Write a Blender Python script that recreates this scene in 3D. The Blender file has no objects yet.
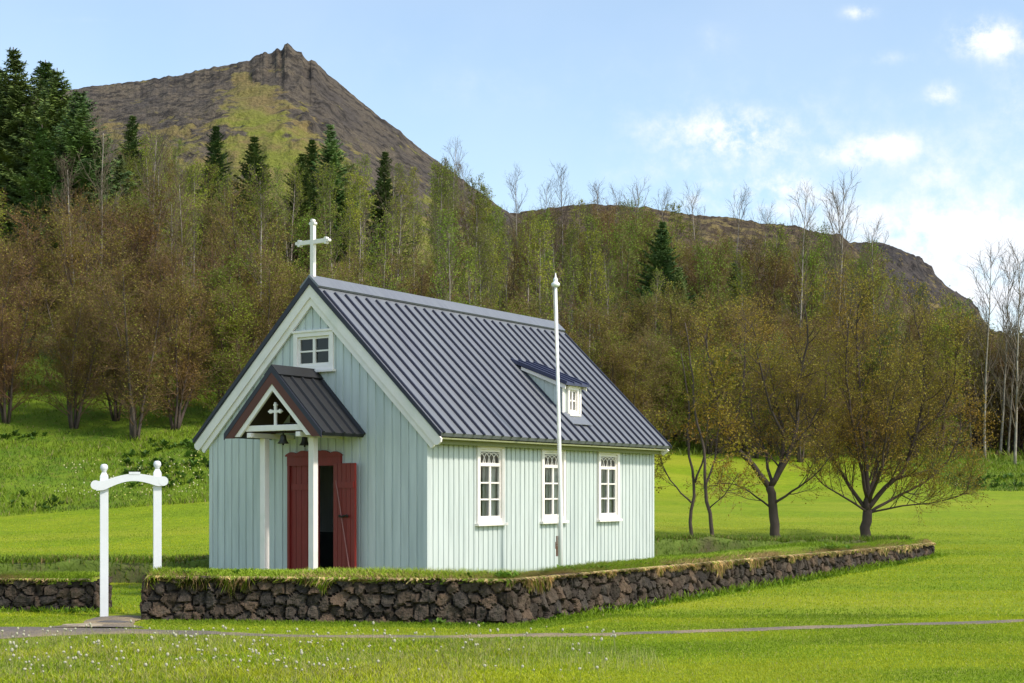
import bpy, math, random
import numpy as np
from mathutils import Vector, Matrix, noise as mnoise

S = bpy.context.scene
COL = S.collection
R = math.radians

# ------------------------------------------------------------------ camera
F, HOR, EYE = 1422.0, 492.0, 1.6          # focal length in px, horizon row, eye height
cd = bpy.data.cameras.new('camera'); cam = bpy.data.objects.new('camera', cd); COL.objects.link(cam)
cam.location = (0, 0, EYE); cam.rotation_euler = (R(90), 0, 0)
cd.lens = F / 1024 * 36; cd.sensor_width = 36; cd.shift_y = (HOR - 341.5) / 1024
cd.clip_start = .1; cd.clip_end = 8000
S.camera = cam

# ------------------------------------------------------------------ sun, sky, exposure
SUN_EL = R(46); SUN_AZ = Vector((1.0, -.60, 0)).normalized()      # direction towards the sun
sl = bpy.data.lights.new('sun', 'SUN'); sl.energy = 2.5; sl.angle = R(5.0); sl.color = (1.0, .93, .82)
sun = bpy.data.objects.new('sun', sl); COL.objects.link(sun)
sdir = Vector((SUN_AZ.x*math.cos(SUN_EL), SUN_AZ.y*math.cos(SUN_EL), math.sin(SUN_EL)))
sun.rotation_euler = sdir.to_track_quat('Z', 'Y').to_euler(); sun.location = (20, -5, 30)
S.view_settings.view_transform = 'Standard'; S.view_settings.look = 'None'
S.cycles.max_bounces = 6; S.cycles.diffuse_bounces = 3; S.cycles.transparent_max_bounces = 8
S.view_settings.exposure = 0.69; S.view_settings.gamma = 1.0; S.view_settings.use_curve_mapping = False

W = bpy.data.worlds.new("World"); S.world = W; W.use_nodes = True
def world():
    nt = W.node_tree; nt.nodes.clear(); N = nt.nodes.new; L = nt.links.new
    out = N('ShaderNodeOutputWorld'); bg = N('ShaderNodeBackground'); L(bg.outputs[0], out.inputs[0])
    bg.inputs[1].default_value = 0.15
    sky = N('ShaderNodeTexSky'); sky.sky_type = 'NISHITA'; sky.sun_disc = False
    sky.sun_elevation = SUN_EL; sky.sun_rotation = math.atan2(SUN_AZ.x, SUN_AZ.y)
    sky.air_density = 1.0; sky.dust_density = 1.2; sky.ozone_density = 1.3
    def M(op, a, b=None, c=None):
        m = N('ShaderNodeMath'); m.operation = op
        for i, v in enumerate((a, b, c)):
            if v is None: continue
            if isinstance(v, (int, float)): m.inputs[i].default_value = v
            else: L(v, m.inputs[i])
        return m.outputs[0]
    tc = N('ShaderNodeTexCoord'); sep = N('ShaderNodeSeparateXYZ'); L(tc.outputs['Generated'], sep.inputs[0])
    dy = M('MAXIMUM', sep.outputs[1], .05)
    u = M('DIVIDE', sep.outputs[0], dy); v = M('DIVIDE', sep.outputs[2], dy)
    comb = N('ShaderNodeCombineXYZ'); L(u, comb.inputs[0]); L(v, comb.inputs[1])
    n1 = N('ShaderNodeTexNoise'); n1.inputs['Scale'].default_value = 42; n1.inputs['Detail'].default_value = 10
    n1.inputs['Roughness'].default_value = .66
    L(comb.outputs[0], n1.inputs['Vector'])
    n2 = N('ShaderNodeTexNoise'); n2.inputs['Scale'].default_value = 7; n2.inputs['Detail'].default_value = 6
    L(comb.outputs[0], n2.inputs['Vector'])
    tot = None
    blobs = [(985,36,26,15,1.15),(1000,44,30,12,.5),(735,133,32,15,.95),(672,130,48,20,.42),(740,150,60,18,.4),(785,187,26,11,.9),(765,200,40,12,.6),
             (884,146,26,10,.8),(850,156,30,9,.55),(942,94,12,9,.8),(860,13,13,6,.9),(650,175,60,12,.3),(1010,230,230,150,.22),(790,120,70,30,.25),(890,58,20,6,.4),(95,20,45,3,.22),
             (710,184,10,4,.6),(695,202,16,7,.6),(935,228,70,17,.6),(960,262,110,30,.8),(820,215,60,14,.45),(930,175,18,16,.3),(1020,100,20,25,.3),
             (400,60,90,30,.16),(470,95,60,20,.14),(620,80,80,40,.14),(715,40,20,14,.22),(1010,300,90,50,.6),(1000,180,90,50,.25)]
    for cx, cy, rx, ry, s in blobs:
        a = M('MULTIPLY', M('SUBTRACT', u, (cx-512)/F), F/rx)
        b = M('MULTIPLY', M('SUBTRACT', v, (HOR-cy)/F), F/ry)
        d = M('ADD', M('MULTIPLY', a, a), M('MULTIPLY', b, b))
        g = M('MULTIPLY', M('EXPONENT', M('MULTIPLY', d, -.55)), s)
        tot = g if tot is None else M('ADD', tot, g)
    # puffy edge: blob strength gates fractal noise
    nz = M('MULTIPLY', M('SUBTRACT', n1.outputs[0], .5), 3.2)
    nz2 = M('MULTIPLY', M('SUBTRACT', n2.outputs[0], .5), 1.8)
    dens = M('MULTIPLY', tot, M('ADD', .78, M('ADD', nz, nz2)))
    mr = N('ShaderNodeMapRange'); mr.interpolation_type = 'SMOOTHSTEP'
    L(dens, mr.inputs[0]); mr.inputs[1].default_value = .05; mr.inputs[2].default_value = 1.35
    mr.inputs[3].default_value = 0; mr.inputs[4].default_value = .95
    # faint veil everywhere
    veil = M('ADD', mr.outputs[0], M('ADD', .05, M('MULTIPLY', n2.outputs[0], .24)))
    veil = M('MINIMUM', veil, 1.0)
    gain = N('ShaderNodeMix'); gain.data_type = 'RGBA'; gain.blend_type = 'MULTIPLY'; gain.inputs[0].default_value = 1
    L(sky.outputs[0], gain.inputs[6]); gain.inputs[7].default_value = (1.0, 1.04, 1.0, 1)
    mix = N('ShaderNodeMix'); mix.data_type = 'RGBA'
    L(veil, mix.inputs[0]); L(gain.outputs[2], mix.inputs[6]); mix.inputs[7].default_value = (4.3, 4.5, 4.8, 1)
    L(mix.outputs[2], bg.inputs[0])
world()

# ------------------------------------------------------------------ helpers
def px(x, Y): return (x - 512) / F * Y
def zat(y, Y): return EYE + (HOR - y) / F * Y

def hashv(ix, iy, seed):
    h = (ix.astype(np.int64)*374761393 + iy.astype(np.int64)*668265263 + seed*1442695041) & 0x7fffffff
    h = ((h ^ (h >> 13)) * 1274126177) & 0x7fffffff
    h = (h ^ (h >> 16)) & 0xffffff
    return h / float(0xffffff)
def vnoise(x, y, seed=0):
    x = np.asarray(x, float); y = np.asarray(y, float)
    ix = np.floor(x); iy = np.floor(y); fx = x-ix; fy = y-iy
    fx = fx*fx*(3-2*fx); fy = fy*fy*(3-2*fy)
    a = hashv(ix, iy, seed); b = hashv(ix+1, iy, seed); c = hashv(ix, iy+1, seed); d = hashv(ix+1, iy+1, seed)
    return (a*(1-fx)+b*fx)*(1-fy)+(c*(1-fx)+d*fx)*fy
def fbm(x, y, seed=0, oct=5, gain=.5):
    s = 0; a = 1; t = 0
    for o in range(oct):
        s = s + a*(vnoise(x*2**o, y*2**o, seed+o*17)-.5); t += a; a *= gain
    return s/t*2
def ridged(x, y, seed=0, oct=5):
    s = 0; a = 1; t = 0
    for o in range(oct):
        s = s + a*(1-np.abs(vnoise(x*2**o, y*2**o, seed+o*31)*2-1)); t += a; a *= .5
    return s/t

def tag(o, label=None, cat=None, group=None, kind=None):
    if label: o['label'] = label
    if cat: o['category'] = cat
    if group: o['group'] = group
    if kind: o['kind'] = kind
    return o
def empty(name, loc=(0,0,0), rz=0):
    o = bpy.data.objects.new(name, None); COL.objects.link(o); o.location = loc; o.rotation_euler = (0,0,rz)
    o.empty_display_size = .3
    return o
def mesh_np(name, V, Fq, mats, parent=None, midx=None, smooth=False, col=None):
    """V (n,3), Fq: list of (k,m) int arrays (tris or quads)"""
    me = bpy.data.meshes.new(name)
    V = np.asarray(V, np.float32)
    if not isinstance(Fq, (list, tuple)): Fq = [Fq]
    nl = sum(f.size for f in Fq); nf = sum(len(f) for f in Fq)
    me.vertices.add(len(V)); me.vertices.foreach_set('co', V.ravel())
    me.loops.add(nl); me.polygons.add(nf)
    me.loops.foreach_set('vertex_index', np.concatenate([f.ravel() for f in Fq]).astype(np.int32))
    starts = []; s = 0
    for f in Fq:
        starts.append(s + np.arange(len(f))*f.shape[1]); s += f.size
    me.polygons.foreach_set('loop_start', np.concatenate(starts).astype(np.int32))
    if midx is not None: me.polygons.foreach_set('material_index', np.asarray(midx, np.int32))
    me.polygons.foreach_set('use_smooth', np.full(nf, smooth))
    me.update(calc_edges=True)
    if col is not None:
        at = me.color_attributes.new('Col', 'FLOAT_COLOR', 'POINT')
        c4 = np.ones((len(V), 4), np.float32); c4[:, :3] = col
        at.data.foreach_set('color', c4.ravel())
    for m in (mats if isinstance(mats, (list, tuple)) else [mats]): me.materials.append(m)
    o = bpy.data.objects.new(name, me); COL.objects.link(o)
    if parent: o.parent = parent
    return o

class MB:
    def __init__(s): s.v = []; s.f = []; s.m = []
    def add(s, vs, fs, T=None, m=0):
        b = len(s.v)
        for p in vs:
            p = Vector(p); s.v.append(tuple(T @ p) if T is not None else tuple(p))
        for f in fs: s.f.append(tuple(b+i for i in f)); s.m.append(m)
    def box(s, a, b, T=None, m=0):
        x0,y0,z0 = a; x1,y1,z1 = b
        s.add([(x0,y0,z0),(x1,y0,z0),(x1,y1,z0),(x0,y1,z0),(x0,y0,z1),(x1,y0,z1),(x1,y1,z1),(x0,y1,z1)],
              [(0,3,2,1),(4,5,6,7),(0,1,5,4),(1,2,6,5),(2,3,7,6),(3,0,4,7)], T, m)
    def prism(s, poly, a, b, T=None, m=0):
        """poly in local (x,z), extruded in y from a to b"""
        n = len(poly)
        s.add([(p[0],a,p[1]) for p in poly]+[(p[0],b,p[1]) for p in poly],
              [tuple(range(n)), tuple(range(2*n-1,n-1,-1))]+[(i,i+n,(i+1)%n+n,(i+1)%n) for i in range(n)], T, m)
    def lathe(s, prof, n=16, T=None, m=0):
        vs = []; fs = []
        for r, z in prof:
            for k in range(n):
                a = 2*math.pi*k/n; vs.append((r*math.cos(a), r*math.sin(a), z))
        for i in range(len(prof)-1):
            for k in range(n):
                fs.append((i*n+k, i*n+(k+1)%n, (i+1)*n+(k+1)%n, (i+1)*n+k))
        fs.append(tuple(range(n-1,-1,-1))); fs.append(tuple(range((len(prof)-1)*n, len(prof)*n)))
        s.add(vs, fs, T, m)
    def tube(s, pts, rad, n=6, m=0, T=None):
        vs = []; fs = []; pts = [Vector(p) for p in pts]
        for i, p in enumerate(pts):
            d = (pts[min(i+1,len(pts)-1)] - pts[max(i-1,0)]).normalized()
            a = d.orthogonal().normalized() if i == 0 else (a - d*a.dot(d)).normalized()
            b = d.cross(a); r = rad[i] if isinstance(rad, (list,tuple)) else rad
            for k in range(n):
                t = 2*math.pi*k/n; vs.append(p + (a*math.cos(t)+b*math.sin(t))*r)
        for i in range(len(pts)-1):
            for k in range(n):
                fs.append((i*n+k, i*n+(k+1)%n, (i+1)*n+(k+1)%n, (i+1)*n+k))
        if n > 3:
            fs.append(tuple(range(n-1,-1,-1))); fs.append(tuple(range((len(pts)-1)*n, len(pts)*n)))
        s.add(vs, fs, T, m)
    def build(s, name, mats, parent=None, smooth=False, bevel=0, fix=False):
        me = bpy.data.meshes.new(name); me.from_pydata(s.v, [], s.f)
        for m in (mats if isinstance(mats, (list,tuple)) else [mats]): me.materials.append(m)
        me.polygons.foreach_set('material_index', s.m)
        if smooth: me.polygons.foreach_set('use_smooth', [True]*len(s.f))
        if fix:
            import bmesh
            bm = bmesh.new(); bm.from_mesh(me); bmesh.ops.recalc_face_normals(bm, faces=bm.faces); bm.to_mesh(me); bm.free()
        me.update()
        o = bpy.data.objects.new(name, me); COL.objects.link(o)
        if parent: o.parent = parent
        if bevel:
            b = o.modifiers.new('bevel', 'BEVEL'); b.width = bevel; b.segments = 2; b.limit_method = 'ANGLE'
        return o

# ------------------------------------------------------------------ materials
def mat(name, color, rough=.7, var=.12, scale=8, bump=0, bscale=40, metal=0, spec=.4, stretch=(1,1,1), color2=None, s2=2.0, f2=.5,
        coord='Object', col=False, trans=0, objvar=0, detail=5):
    m = bpy.data.materials.new(name); m.use_nodes = True; nt = m.node_tree; N = nt.nodes.new; L = nt.links.new
    p = nt.nodes['Principled BSDF']
    p.inputs['Roughness'].default_value = rough; p.inputs['Metallic'].default_value = metal
    p.inputs['Specular IOR Level'].default_value = spec
    tc = N('ShaderNodeTexCoord'); mp = N('ShaderNodeMapping'); L(tc.outputs[coord], mp.inputs[0]); mp.inputs['Scale'].default_value = stretch
    nz = N('ShaderNodeTexNoise'); nz.inputs['Scale'].default_value = scale; nz.inputs['Detail'].default_value = detail; L(mp.outputs[0], nz.inputs['Vector'])
    src = None
    if col:
        at = N('ShaderNodeAttribute'); at.attribute_name = 'Col'; src = at.outputs['Color']
    if color2:
        n2 = N('ShaderNodeTexNoise'); n2.inputs['Scale'].default_value = s2; n2.inputs['Detail'].default_value = 6; L(mp.outputs[0], n2.inputs['Vector'])
        r = N('ShaderNodeMapRange'); L(n2.outputs[0], r.inputs[0]); r.inputs[1].default_value = f2-.12; r.inputs[2].default_value = f2+.12
        mx = N('ShaderNodeMix'); mx.data_type = 'RGBA'; L(r.outputs[0], mx.inputs[0])
        if src: L(src, mx.inputs[6])
        else: mx.inputs[6].default_value = (*color, 1)
        mx.inputs[7].default_value = (*color2, 1); src = mx.outputs[2]
    hs = N('ShaderNodeHueSaturation')
    if src: L(src, hs.inputs['Color'])
    else: hs.inputs['Color'].default_value = (*color, 1)
    r2 = N('ShaderNodeMapRange'); L(nz.outputs[0], r2.inputs[0]); r2.inputs[1].default_value = .25; r2.inputs[2].default_value = .75
    r2.inputs[3].default_value = 1-var; r2.inputs[4].default_value = 1+var
    val = r2.outputs[0]
    if objvar:
        oi = N('ShaderNodeObjectInfo')
        r3 = N('ShaderNodeMapRange'); L(oi.outputs['Random'], r3.inputs[0]); r3.inputs[3].default_value = 1-objvar; r3.inputs[4].default_value = 1+objvar
        mm = N('ShaderNodeMath'); mm.operation = 'MULTIPLY'; L(val, mm.inputs[0]); L(r3.outputs[0], mm.inputs[1]); val = mm.outputs[0]
        sn = N('ShaderNodeMath'); sn.operation = 'MULTIPLY'; L(oi.outputs['Random'], sn.inputs[0]); sn.inputs[1].default_value = 37.7
        fr = N('ShaderNodeMath'); fr.operation = 'FRACT'; L(sn.outputs[0], fr.inputs[0])
        r4 = N('ShaderNodeMapRange'); L(fr.outputs[0], r4.inputs[0]); r4.inputs[3].default_value = .5-objvar*.09; r4.inputs[4].default_value = .5+objvar*.09
        L(r4.outputs[0], hs.inputs['Hue'])
    L(val, hs.inputs['Value'])
    L(hs.outputs[0], p.inputs['Base Color'])
    if bump:
        nb = N('ShaderNodeTexNoise'); nb.inputs['Scale'].default_value = bscale; nb.inputs['Detail'].default_value = 6; L(mp.outputs[0], nb.inputs['Vector'])
        bp = N('ShaderNodeBump'); bp.inputs['Strength'].default_value = bump; bp.inputs['Distance'].default_value = .02
        L(nb.outputs[0], bp.inputs['Height']); L(bp.outputs[0], p.inputs['Normal'])
    if trans:
        tr = N('ShaderNodeBsdfTranslucent'); L(hs.outputs[0], tr.inputs[0]); ms = N('ShaderNodeMixShader'); ms.inputs[0].default_value = trans
        L(p.outputs[0], ms.inputs[1]); L(tr.outputs[0], ms.inputs[2]); L(ms.outputs[0], nt.nodes['Material Output'].inputs[0])
    return m

MINT = mat('mint_paint', (.55,.595,.57), .5, .09, 3, .15, 60, stretch=(6,6,.5), color2=(.475,.525,.505), s2=1.1, f2=.57)
WHITE = mat('white_paint', (.85,.785,.735), .5, .05, 6, .1, 60, color2=(.66,.65,.58), s2=3, f2=.66)
WHITE2 = mat('white_gate_paint', (.66,.67,.70), .45, .04, 6, .1, 60)
ROOF = mat('grey_roof_sheet', (.165,.172,.19), .45, .12, 3, .08, 30, spec=.5, stretch=(.7,5,.7), color2=(.15,.155,.18), s2=.8, f2=.6)
SEAM = mat('dark_roof_seam', (.022,.023,.04), .5, .1, 10)
PORCHROOF = mat('black_roof_sheet', (.012,.012,.014), .55, .12, 5, .05, 30, spec=.5)
RED = mat('red_door_paint', (.20,.018,.014), .5, .12, 5, .15, 60, stretch=(5,5,.8))
BROWN = mat('brown_paint', (.10,.026,.017), .5, .12, 6)
DARKWOOD = mat('dark_wood', (.05,.028,.018), .7, .2, 6)
IRON = mat('dark_iron', (.03,.028,.026), .45, .2, 20, metal=.6)
BRONZE = mat('weathered_bell', (.05,.048,.035), .4, .2, 20, metal=.5)
EAVE = mat('eave_board_paint', (.24,.25,.12), .6, .06, 4)
CURT = mat('curtain_cloth', (.80,.80,.76), .8, .06, 5)
PLINTH = mat('plinth_stone', (.12,.11,.10), .9, .2, 6, .5, 20)
PLANK = mat('interior_boards', (.16,.13,.10), .7, .15, 5)
POLE = mat('white_pole_paint', (.78,.78,.76), .45, .05, 8, .1, 30)
RUST = mat('rusty_iron', (.14,.07,.04), .8, .3, 20)
def glass():
    m = bpy.data.materials.new('window_glass'); m.use_nodes = True; nt = m.node_tree; nt.nodes.clear(); N = nt.nodes.new; L = nt.links.new
    o = N('ShaderNodeOutputMaterial'); mx = N('ShaderNodeMixShader'); t = N('ShaderNodeBsdfTransparent'); g = N('ShaderNodeBsdfGlossy')
    t.inputs[0].default_value = (.8,.83,.82,1); g.inputs['Roughness'].default_value = .03; fr = N('ShaderNodeFresnel'); fr.inputs[0].default_value = 1.5
    L(fr.outputs[0], mx.inputs[0]); L(t.outputs[0], mx.inputs[1]); L(g.outputs[0], mx.inputs[2]); L(mx.outputs[0], o.inputs[0]); return m
GLASS = glass()
STONE = mat('lava_stone', (.09,.075,.065), .92, .35, 18, 1.0, 45, col=True, spec=.2, color2=(.095,.078,.06), s2=7, f2=.66)
GRASSM = mat('grass_blade', (.1,.2,.02), .6, .12, .6, col=True, trans=.3, spec=.25)
BARK = mat('birch_bark', (.072,.052,.042), .85, .3, 6, .5, 25, stretch=(1,1,.5), objvar=.15)
PALEBARK = mat('pale_bark', (.31,.265,.215), .8, .3, 4, .4, 25, objvar=.15, color2=(.2,.17,.15), s2=3, f2=.56)
TWIG_B = mat('brown_twig', (.15,.09,.045), .85, .2, 1.5, objvar=.2)
TWIG_G = mat('grey_twig', (.12,.092,.06), .85, .2, 1.5, objvar=.2)
LEAF_B = mat('bronze_bud_leaf', (.235,.15,.022), .6, .35, .7, trans=.35, objvar=.2, color2=(.19,.20,.015), s2=.6, f2=.5)
LEAF_G = mat('young_green_leaf', (.17,.24,.012), .6, .35, .7, trans=.35, objvar=.3, color2=(.27,.31,.018), s2=.5, f2=.52)
LEAF_H = mat('olive_bud_leaf', (.36,.21,.025), .6, .3, 1.0, trans=.45, color2=(.30,.27,.025), s2=.5, f2=.46)
NEEDLE = mat('spruce_needle', (.06,.105,.018), .7, .4, 1.5, objvar=.25, color2=(.13,.18,.03), s2=.8, f2=.55)
PUFF = mat('dandelion_clock', (.60,.57,.42), .9, .1, 30, trans=.3)
STEM = mat('flower_stem', (.22,.24,.07), .7, .2, 10)
PETAL = mat('meadow_flower', (.45,.42,.10), .7, .3, 2, color2=(.5,.47,.3), s2=1.5)

# ------------------------------------------------------------------ terrain height
sm = lambda t: np.clip(t,0,1)**2*(3-2*np.clip(t,0,1))
# chapel frame
UU = np.array([.5506,.8348]); WW = np.array([-.8348,.5506]); CX, CY = -1.198, 20.0
WID, LEN = 4.205, 6.762
RW = [(-4.71,17.86),(0.0,17.1),(9.56,32.0)]              # outer face of the yard wall right of the gate
BACK = [(-12.5,24.6),(-5.3,24.9),(3.4,31.2),(9.2,32.2)]    # turf bank closing the yard
def terrain(X, Y):
    X = np.asarray(X, float); Y = np.asarray(Y, float)
    Ys = np.maximum(Y, 8); P = np.clip(X/Ys*F+512, -900, 1900)
    lawn = np.interp(Y, [0,19,26,36,42,50,60,75], [0,0,.06,.3,.65,1.2,1.8,2.2])
    Yb = np.interp(P, [-900,0,200,450,700,1024,1900], [39,41,43,49,56,58,62])
    lawnb = np.interp(Yb, [0,26,36,42,50,60,75], [0,.08,.3,.65,1.2,1.8,2.2])
    k1 = np.interp(P, [-900,0,250,600,1024,1900], [.30,.30,.28,.2,.15,.12])
    k2 = np.interp(P, [-900,0,150,350,550,700,900,1024,1900], [.34,.34,.325,.30,.23,.20,.12,.06,.02])
    s = Y-Yb
    up = lawnb + k1*np.clip(s,0,10)*sm(s/6+.35) + k2*(np.clip(s,10,None)-10)
    lim = 16+k2*30
    top = lawnb + k1*10 + k2*(122-Yb-10)
    up = np.where(Y > 122, top + (Y-122)*.01, up)
    z = np.where(s > 0, np.maximum(up, lawnb), np.minimum(lawn, lawnb))
    und = fbm(X*.13, Y*.13, 3, 3)*.06*sm((Y-22)/10) + fbm(X*.5, Y*.5, 9, 3)*.014-.004
    z = z + und + fbm(X*.06, Y*.06, 5, 3)*1.2*sm((s-10)/20)
    # yard raised beside and behind the chapel
    dx = X-CX; dy = Y-CY
    a = dx*UU[0]+dy*UU[1]; b = dx*WW[0]+dy*WW[1]          # b<0: strip right of the chapel
    fi = (Y-17.1) + X*(.75/4.64)                             # distance inside the front wall line
    ins = sm((fi*.987-.45)/.7)*sm((b+2.42)/.5)
    yard = .28*sm((1.2-b)/2.4)*ins*sm((13.0-a)/1.0)*sm((a+2.4)/1.5)
    yard = yard + .12*sm((a-1.0)/5)*ins*sm((13-a)/1)*sm((4-b)/4)
    z = z + np.interp(P, [-900,0,200,450,650], [.2,.30,.62,.5,0])*sm((Y-27)/15)*(1-sm((s-25)/20))
    z = z + yard
    # far beyond everything the ground goes level
    return z
def tz(x, y): return float(terrain(np.array([x]), np.array([y]))[0])

def nonuni(edges):
    out = []
    for (a, b, st) in edges: out.append(np.arange(a, b, st))
    return np.unique(np.concatenate(out+[[edges[-1][1]]]))
xs = nonuni([(-6000,-1000,500),(-1000,-200,60),(-200,-60,8),(-60,-16,.9),(-16,16,.16),(16,60,.9),(60,200,8),(200,1000,60),(1000,6000,500)])
ys = nonuni([(-400,-40,40),(-40,8,2),(8,36,.16),(36,140,.8),(140,300,12),(300,1500,80),(1500,7000,500)])
GX, GY = np.meshgrid(xs, ys); GZ = terrain(GX, GY)
GZ = GZ*(1-sm((np.abs(GX)-150)/200)) ; GZ = np.where(GY > 200, GZ*(1-sm((GY-200)/200))-.5*sm((GY-200)/200), GZ)
ny, nx = GX.shape
idx = np.arange(nx*ny).reshape(ny, nx)
Q = np.stack([idx[:-1,:-1], idx[:-1,1:], idx[1:,1:], idx[1:,:-1]], -1).reshape(-1,4)
# zone weights as a colour: R rough grass, G wood floor, B dryness
Pg = np.clip(GX/np.maximum(GY,8)*F+512, -900, 1900)
def mown(P): return np.interp(P, [480,600,880,960], [0,9.5,9.5,0])
Ybg = np.interp(Pg, [-900,0,200,450,700,1024,1900], [39,41,43,49,56,58,62]) + fbm(GX*.3,GY*.3,77,3)*1.2
rough = sm((GY-Ybg-mown(Pg))/1.0)
wood = sm((GY-Ybg-7.5-np.interp(Pg,[-900,0,250,400,560,700,900],[10,10,7,0,0,3,3])+fbm(GX*.25,GY*.25,71,3)*2.0)/3)
near = sm((15.9-GY+fbm(GX*.8,GY*.8,21,3)*.5)/1.0)*sm((1.2-GX+fbm(GX*.8,GY*.5,20,3))/2.0)
dry = np.clip(fbm(GX*.35, GY*.9, 41, 4)*.7+.45, 0, 1)
def ground_mat():
    m = bpy.data.materials.new('grassland'); m.use_nodes = True; nt = m.node_tree; N = nt.nodes.new; L = nt.links.new
    p = nt.nodes['Principled BSDF']; p.inputs['Roughness'].default_value = .85; p.inputs['Specular IOR Level'].default_value = .15
    at = N('ShaderNodeAttribute'); at.attribute_name = 'Col'; sp = N('ShaderNodeSeparateColor'); L(at.outputs['Color'], sp.inputs[0])
    tc = N('ShaderNodeTexCoord')
    def noise(scale, st=(1,1,1), det=6, rough=.6):
        mp = N('ShaderNodeMapping'); L(tc.outputs['Object'], mp.inputs[0]); mp.inputs['Scale'].default_value = st
        n = N('ShaderNodeTexNoise'); n.inputs['Scale'].default_value = scale; n.inputs['Detail'].default_value = det; n.inputs['Roughness'].default_value = rough
        L(mp.outputs[0], n.inputs['Vector']); return n.outputs[0]
    def ramp(v, a, b, c0=0, c1=1):
        r = N('ShaderNodeMapRange'); L(v, r.inputs[0]); r.inputs[1].default_value = a; r.inputs[2].default_value = b; r.inputs[3].default_value = c0; r.inputs[4].default_value = c1; return r.outputs[0]
    def mix(f, a, b, mode='MIX'):
        x = N('ShaderNodeMix'); x.data_type = 'RGBA'; x.blend_type = mode
        if isinstance(f, (int,float)): x.inputs[0].default_value = f
        else: L(f, x.inputs[0])
        for i, c in ((6,a),(7,b)):
            if isinstance(c, tuple): x.inputs[i].default_value = (*c,1)
            else: L(c, x.inputs[i])
        return x.outputs[2]
    lawn = mix(ramp(noise(.5, (1,.5,1)), .35, .65), (.175,.262,.007), (.235,.30,.009))
    lawn = mix(ramp(noise(6, (.6,1.6,1)), .42, .62), lawn, (.14,.205,.007))
    lawn = mix(ramp(noise(.16, (.6,2.4,1), 5), .45, .68), lawn, (.27,.295,.02))
    lawn = mix(ramp(noise(3.1, (1,1,1)), .62, .72, 0, .5), lawn, (.22,.22,.045))
    rg = mix(ramp(noise(.9, (1,1,1)), .4, .6), (.085,.155,.010), (.14,.205,.014))
    rg = mix(ramp(noise(5), .5, .68), rg, (.13,.16,.02))
    fl = mix(ramp(noise(.45), .42, .6), (.10,.15,.015), (.14,.10,.045))
    fl = mix(ramp(noise(6), .45, .65), fl, (.06,.05,.028))
    c = mix(sp.outputs[0], lawn, rg); c = mix(sp.outputs[1], c, fl)
    fine = ramp(noise(22, (1,1,1), 8, .7), .3, .7, .72, 1.28)
    hs = N('ShaderNodeHueSaturation'); L(c, hs.inputs['Color']); L(fine, hs.inputs['Value']); L(hs.outputs[0], p.inputs['Base Color'])
    bp = N('ShaderNodeBump'); bp.inputs['Strength'].default_value = .6; bp.inputs['Distance'].default_value = .05
    L(noise(14, (1,1,1), 8, .75), bp.inputs['Height']); L(bp.outputs[0], p.inputs['Normal'])
    return m
GROUND = ground_mat()
g = mesh_np('ground', np.stack([GX.ravel(),GY.ravel(),GZ.ravel()],-1), Q, GROUND, smooth=True,
            col=np.stack([rough.ravel(), wood.ravel(), dry.ravel()],-1))
tag(g, kind='structure')

# ------------------------------------------------------------------ mountains
def rock_mat(name, rock, rock2, grass, gmask, haze=0):
    m = bpy.data.materials.new(name); m.use_nodes = True; nt = m.node_tree; N = nt.nodes.new; L = nt.links.new
    p = nt.nodes['Principled BSDF']; p.inputs['Roughness'].default_value = .95; p.inputs['Specular IOR Level'].default_value = .1
    at = N('ShaderNodeAttribute'); at.attribute_name = 'Col'; sp = N('ShaderNodeSeparateColor'); L(at.outputs['Color'], sp.inputs[0])
    tc = N('ShaderNodeTexCoord')
    def noise(scale, st=(1,1,1), det=8, rg=.65):
        mp = N('ShaderNodeMapping'); L(tc.outputs['Object'], mp.inputs[0]); mp.inputs['Scale'].default_value = st
        n = N('ShaderNodeTexNoise'); n.inputs['Scale'].default_value = scale; n.inputs['Detail'].default_value = det; n.inputs['Roughness'].default_value = rg
        L(mp.outputs[0], n.inputs['Vector']); return n.outputs[0]
    def ramp(v, a, b, c0=0, c1=1):
        r = N('ShaderNodeMapRange'); L(v, r.inputs[0]); r.inputs[1].default_value = a; r.inputs[2].default_value = b; r.inputs[3].default_value = c0; r.inputs[4].default_value = c1; return r.outputs[0]
    def mix(f, a, b):
        x = N('ShaderNodeMix'); x.data_type = 'RGBA'; L(f, x.inputs[0])
        for i, c in ((6,a),(7,b)):
            if isinstance(c, tuple): x.inputs[i].default_value = (*c,1)
            else: L(c, x.inputs[i])
        return x.outputs[2]
    c = mix(ramp(noise(.09), .4, .6), rock, rock2)
    c = mix(ramp(noise(.5,(1,1,.4)), .48, .6), c, tuple(v*.5 for v in rock))
    gm = N('ShaderNodeMath'); gm.operation = 'ADD'; L(sp.outputs[0], gm.inputs[0]); L(ramp(noise(.22), .3, .7, -.55, .55), gm.inputs[1])
    gr = mix(ramp(noise(.12), .4, .6), grass, (.235,.175,.075))
    gr = mix(sp.outputs[1], gr, (.20,.155,.07))
    c = mix(ramp(gm.outputs[0], .44, .62), c, gr)
    fine = ramp(noise(1.6), .3, .7, .7, 1.3)
    hs = N('ShaderNodeHueSaturation'); L(c, hs.inputs['Color']); L(fine, hs.inputs['Value']); L(hs.outputs[0], p.inputs['Base Color'])
    bp = N('ShaderNodeBump'); bp.inputs['Strength'].default_value = .8; bp.inputs['Distance'].default_value = 4.0
    L(noise(.5), bp.inputs['Height']); L(bp.outputs[0], p.inputs['Normal'])
    return m
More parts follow.
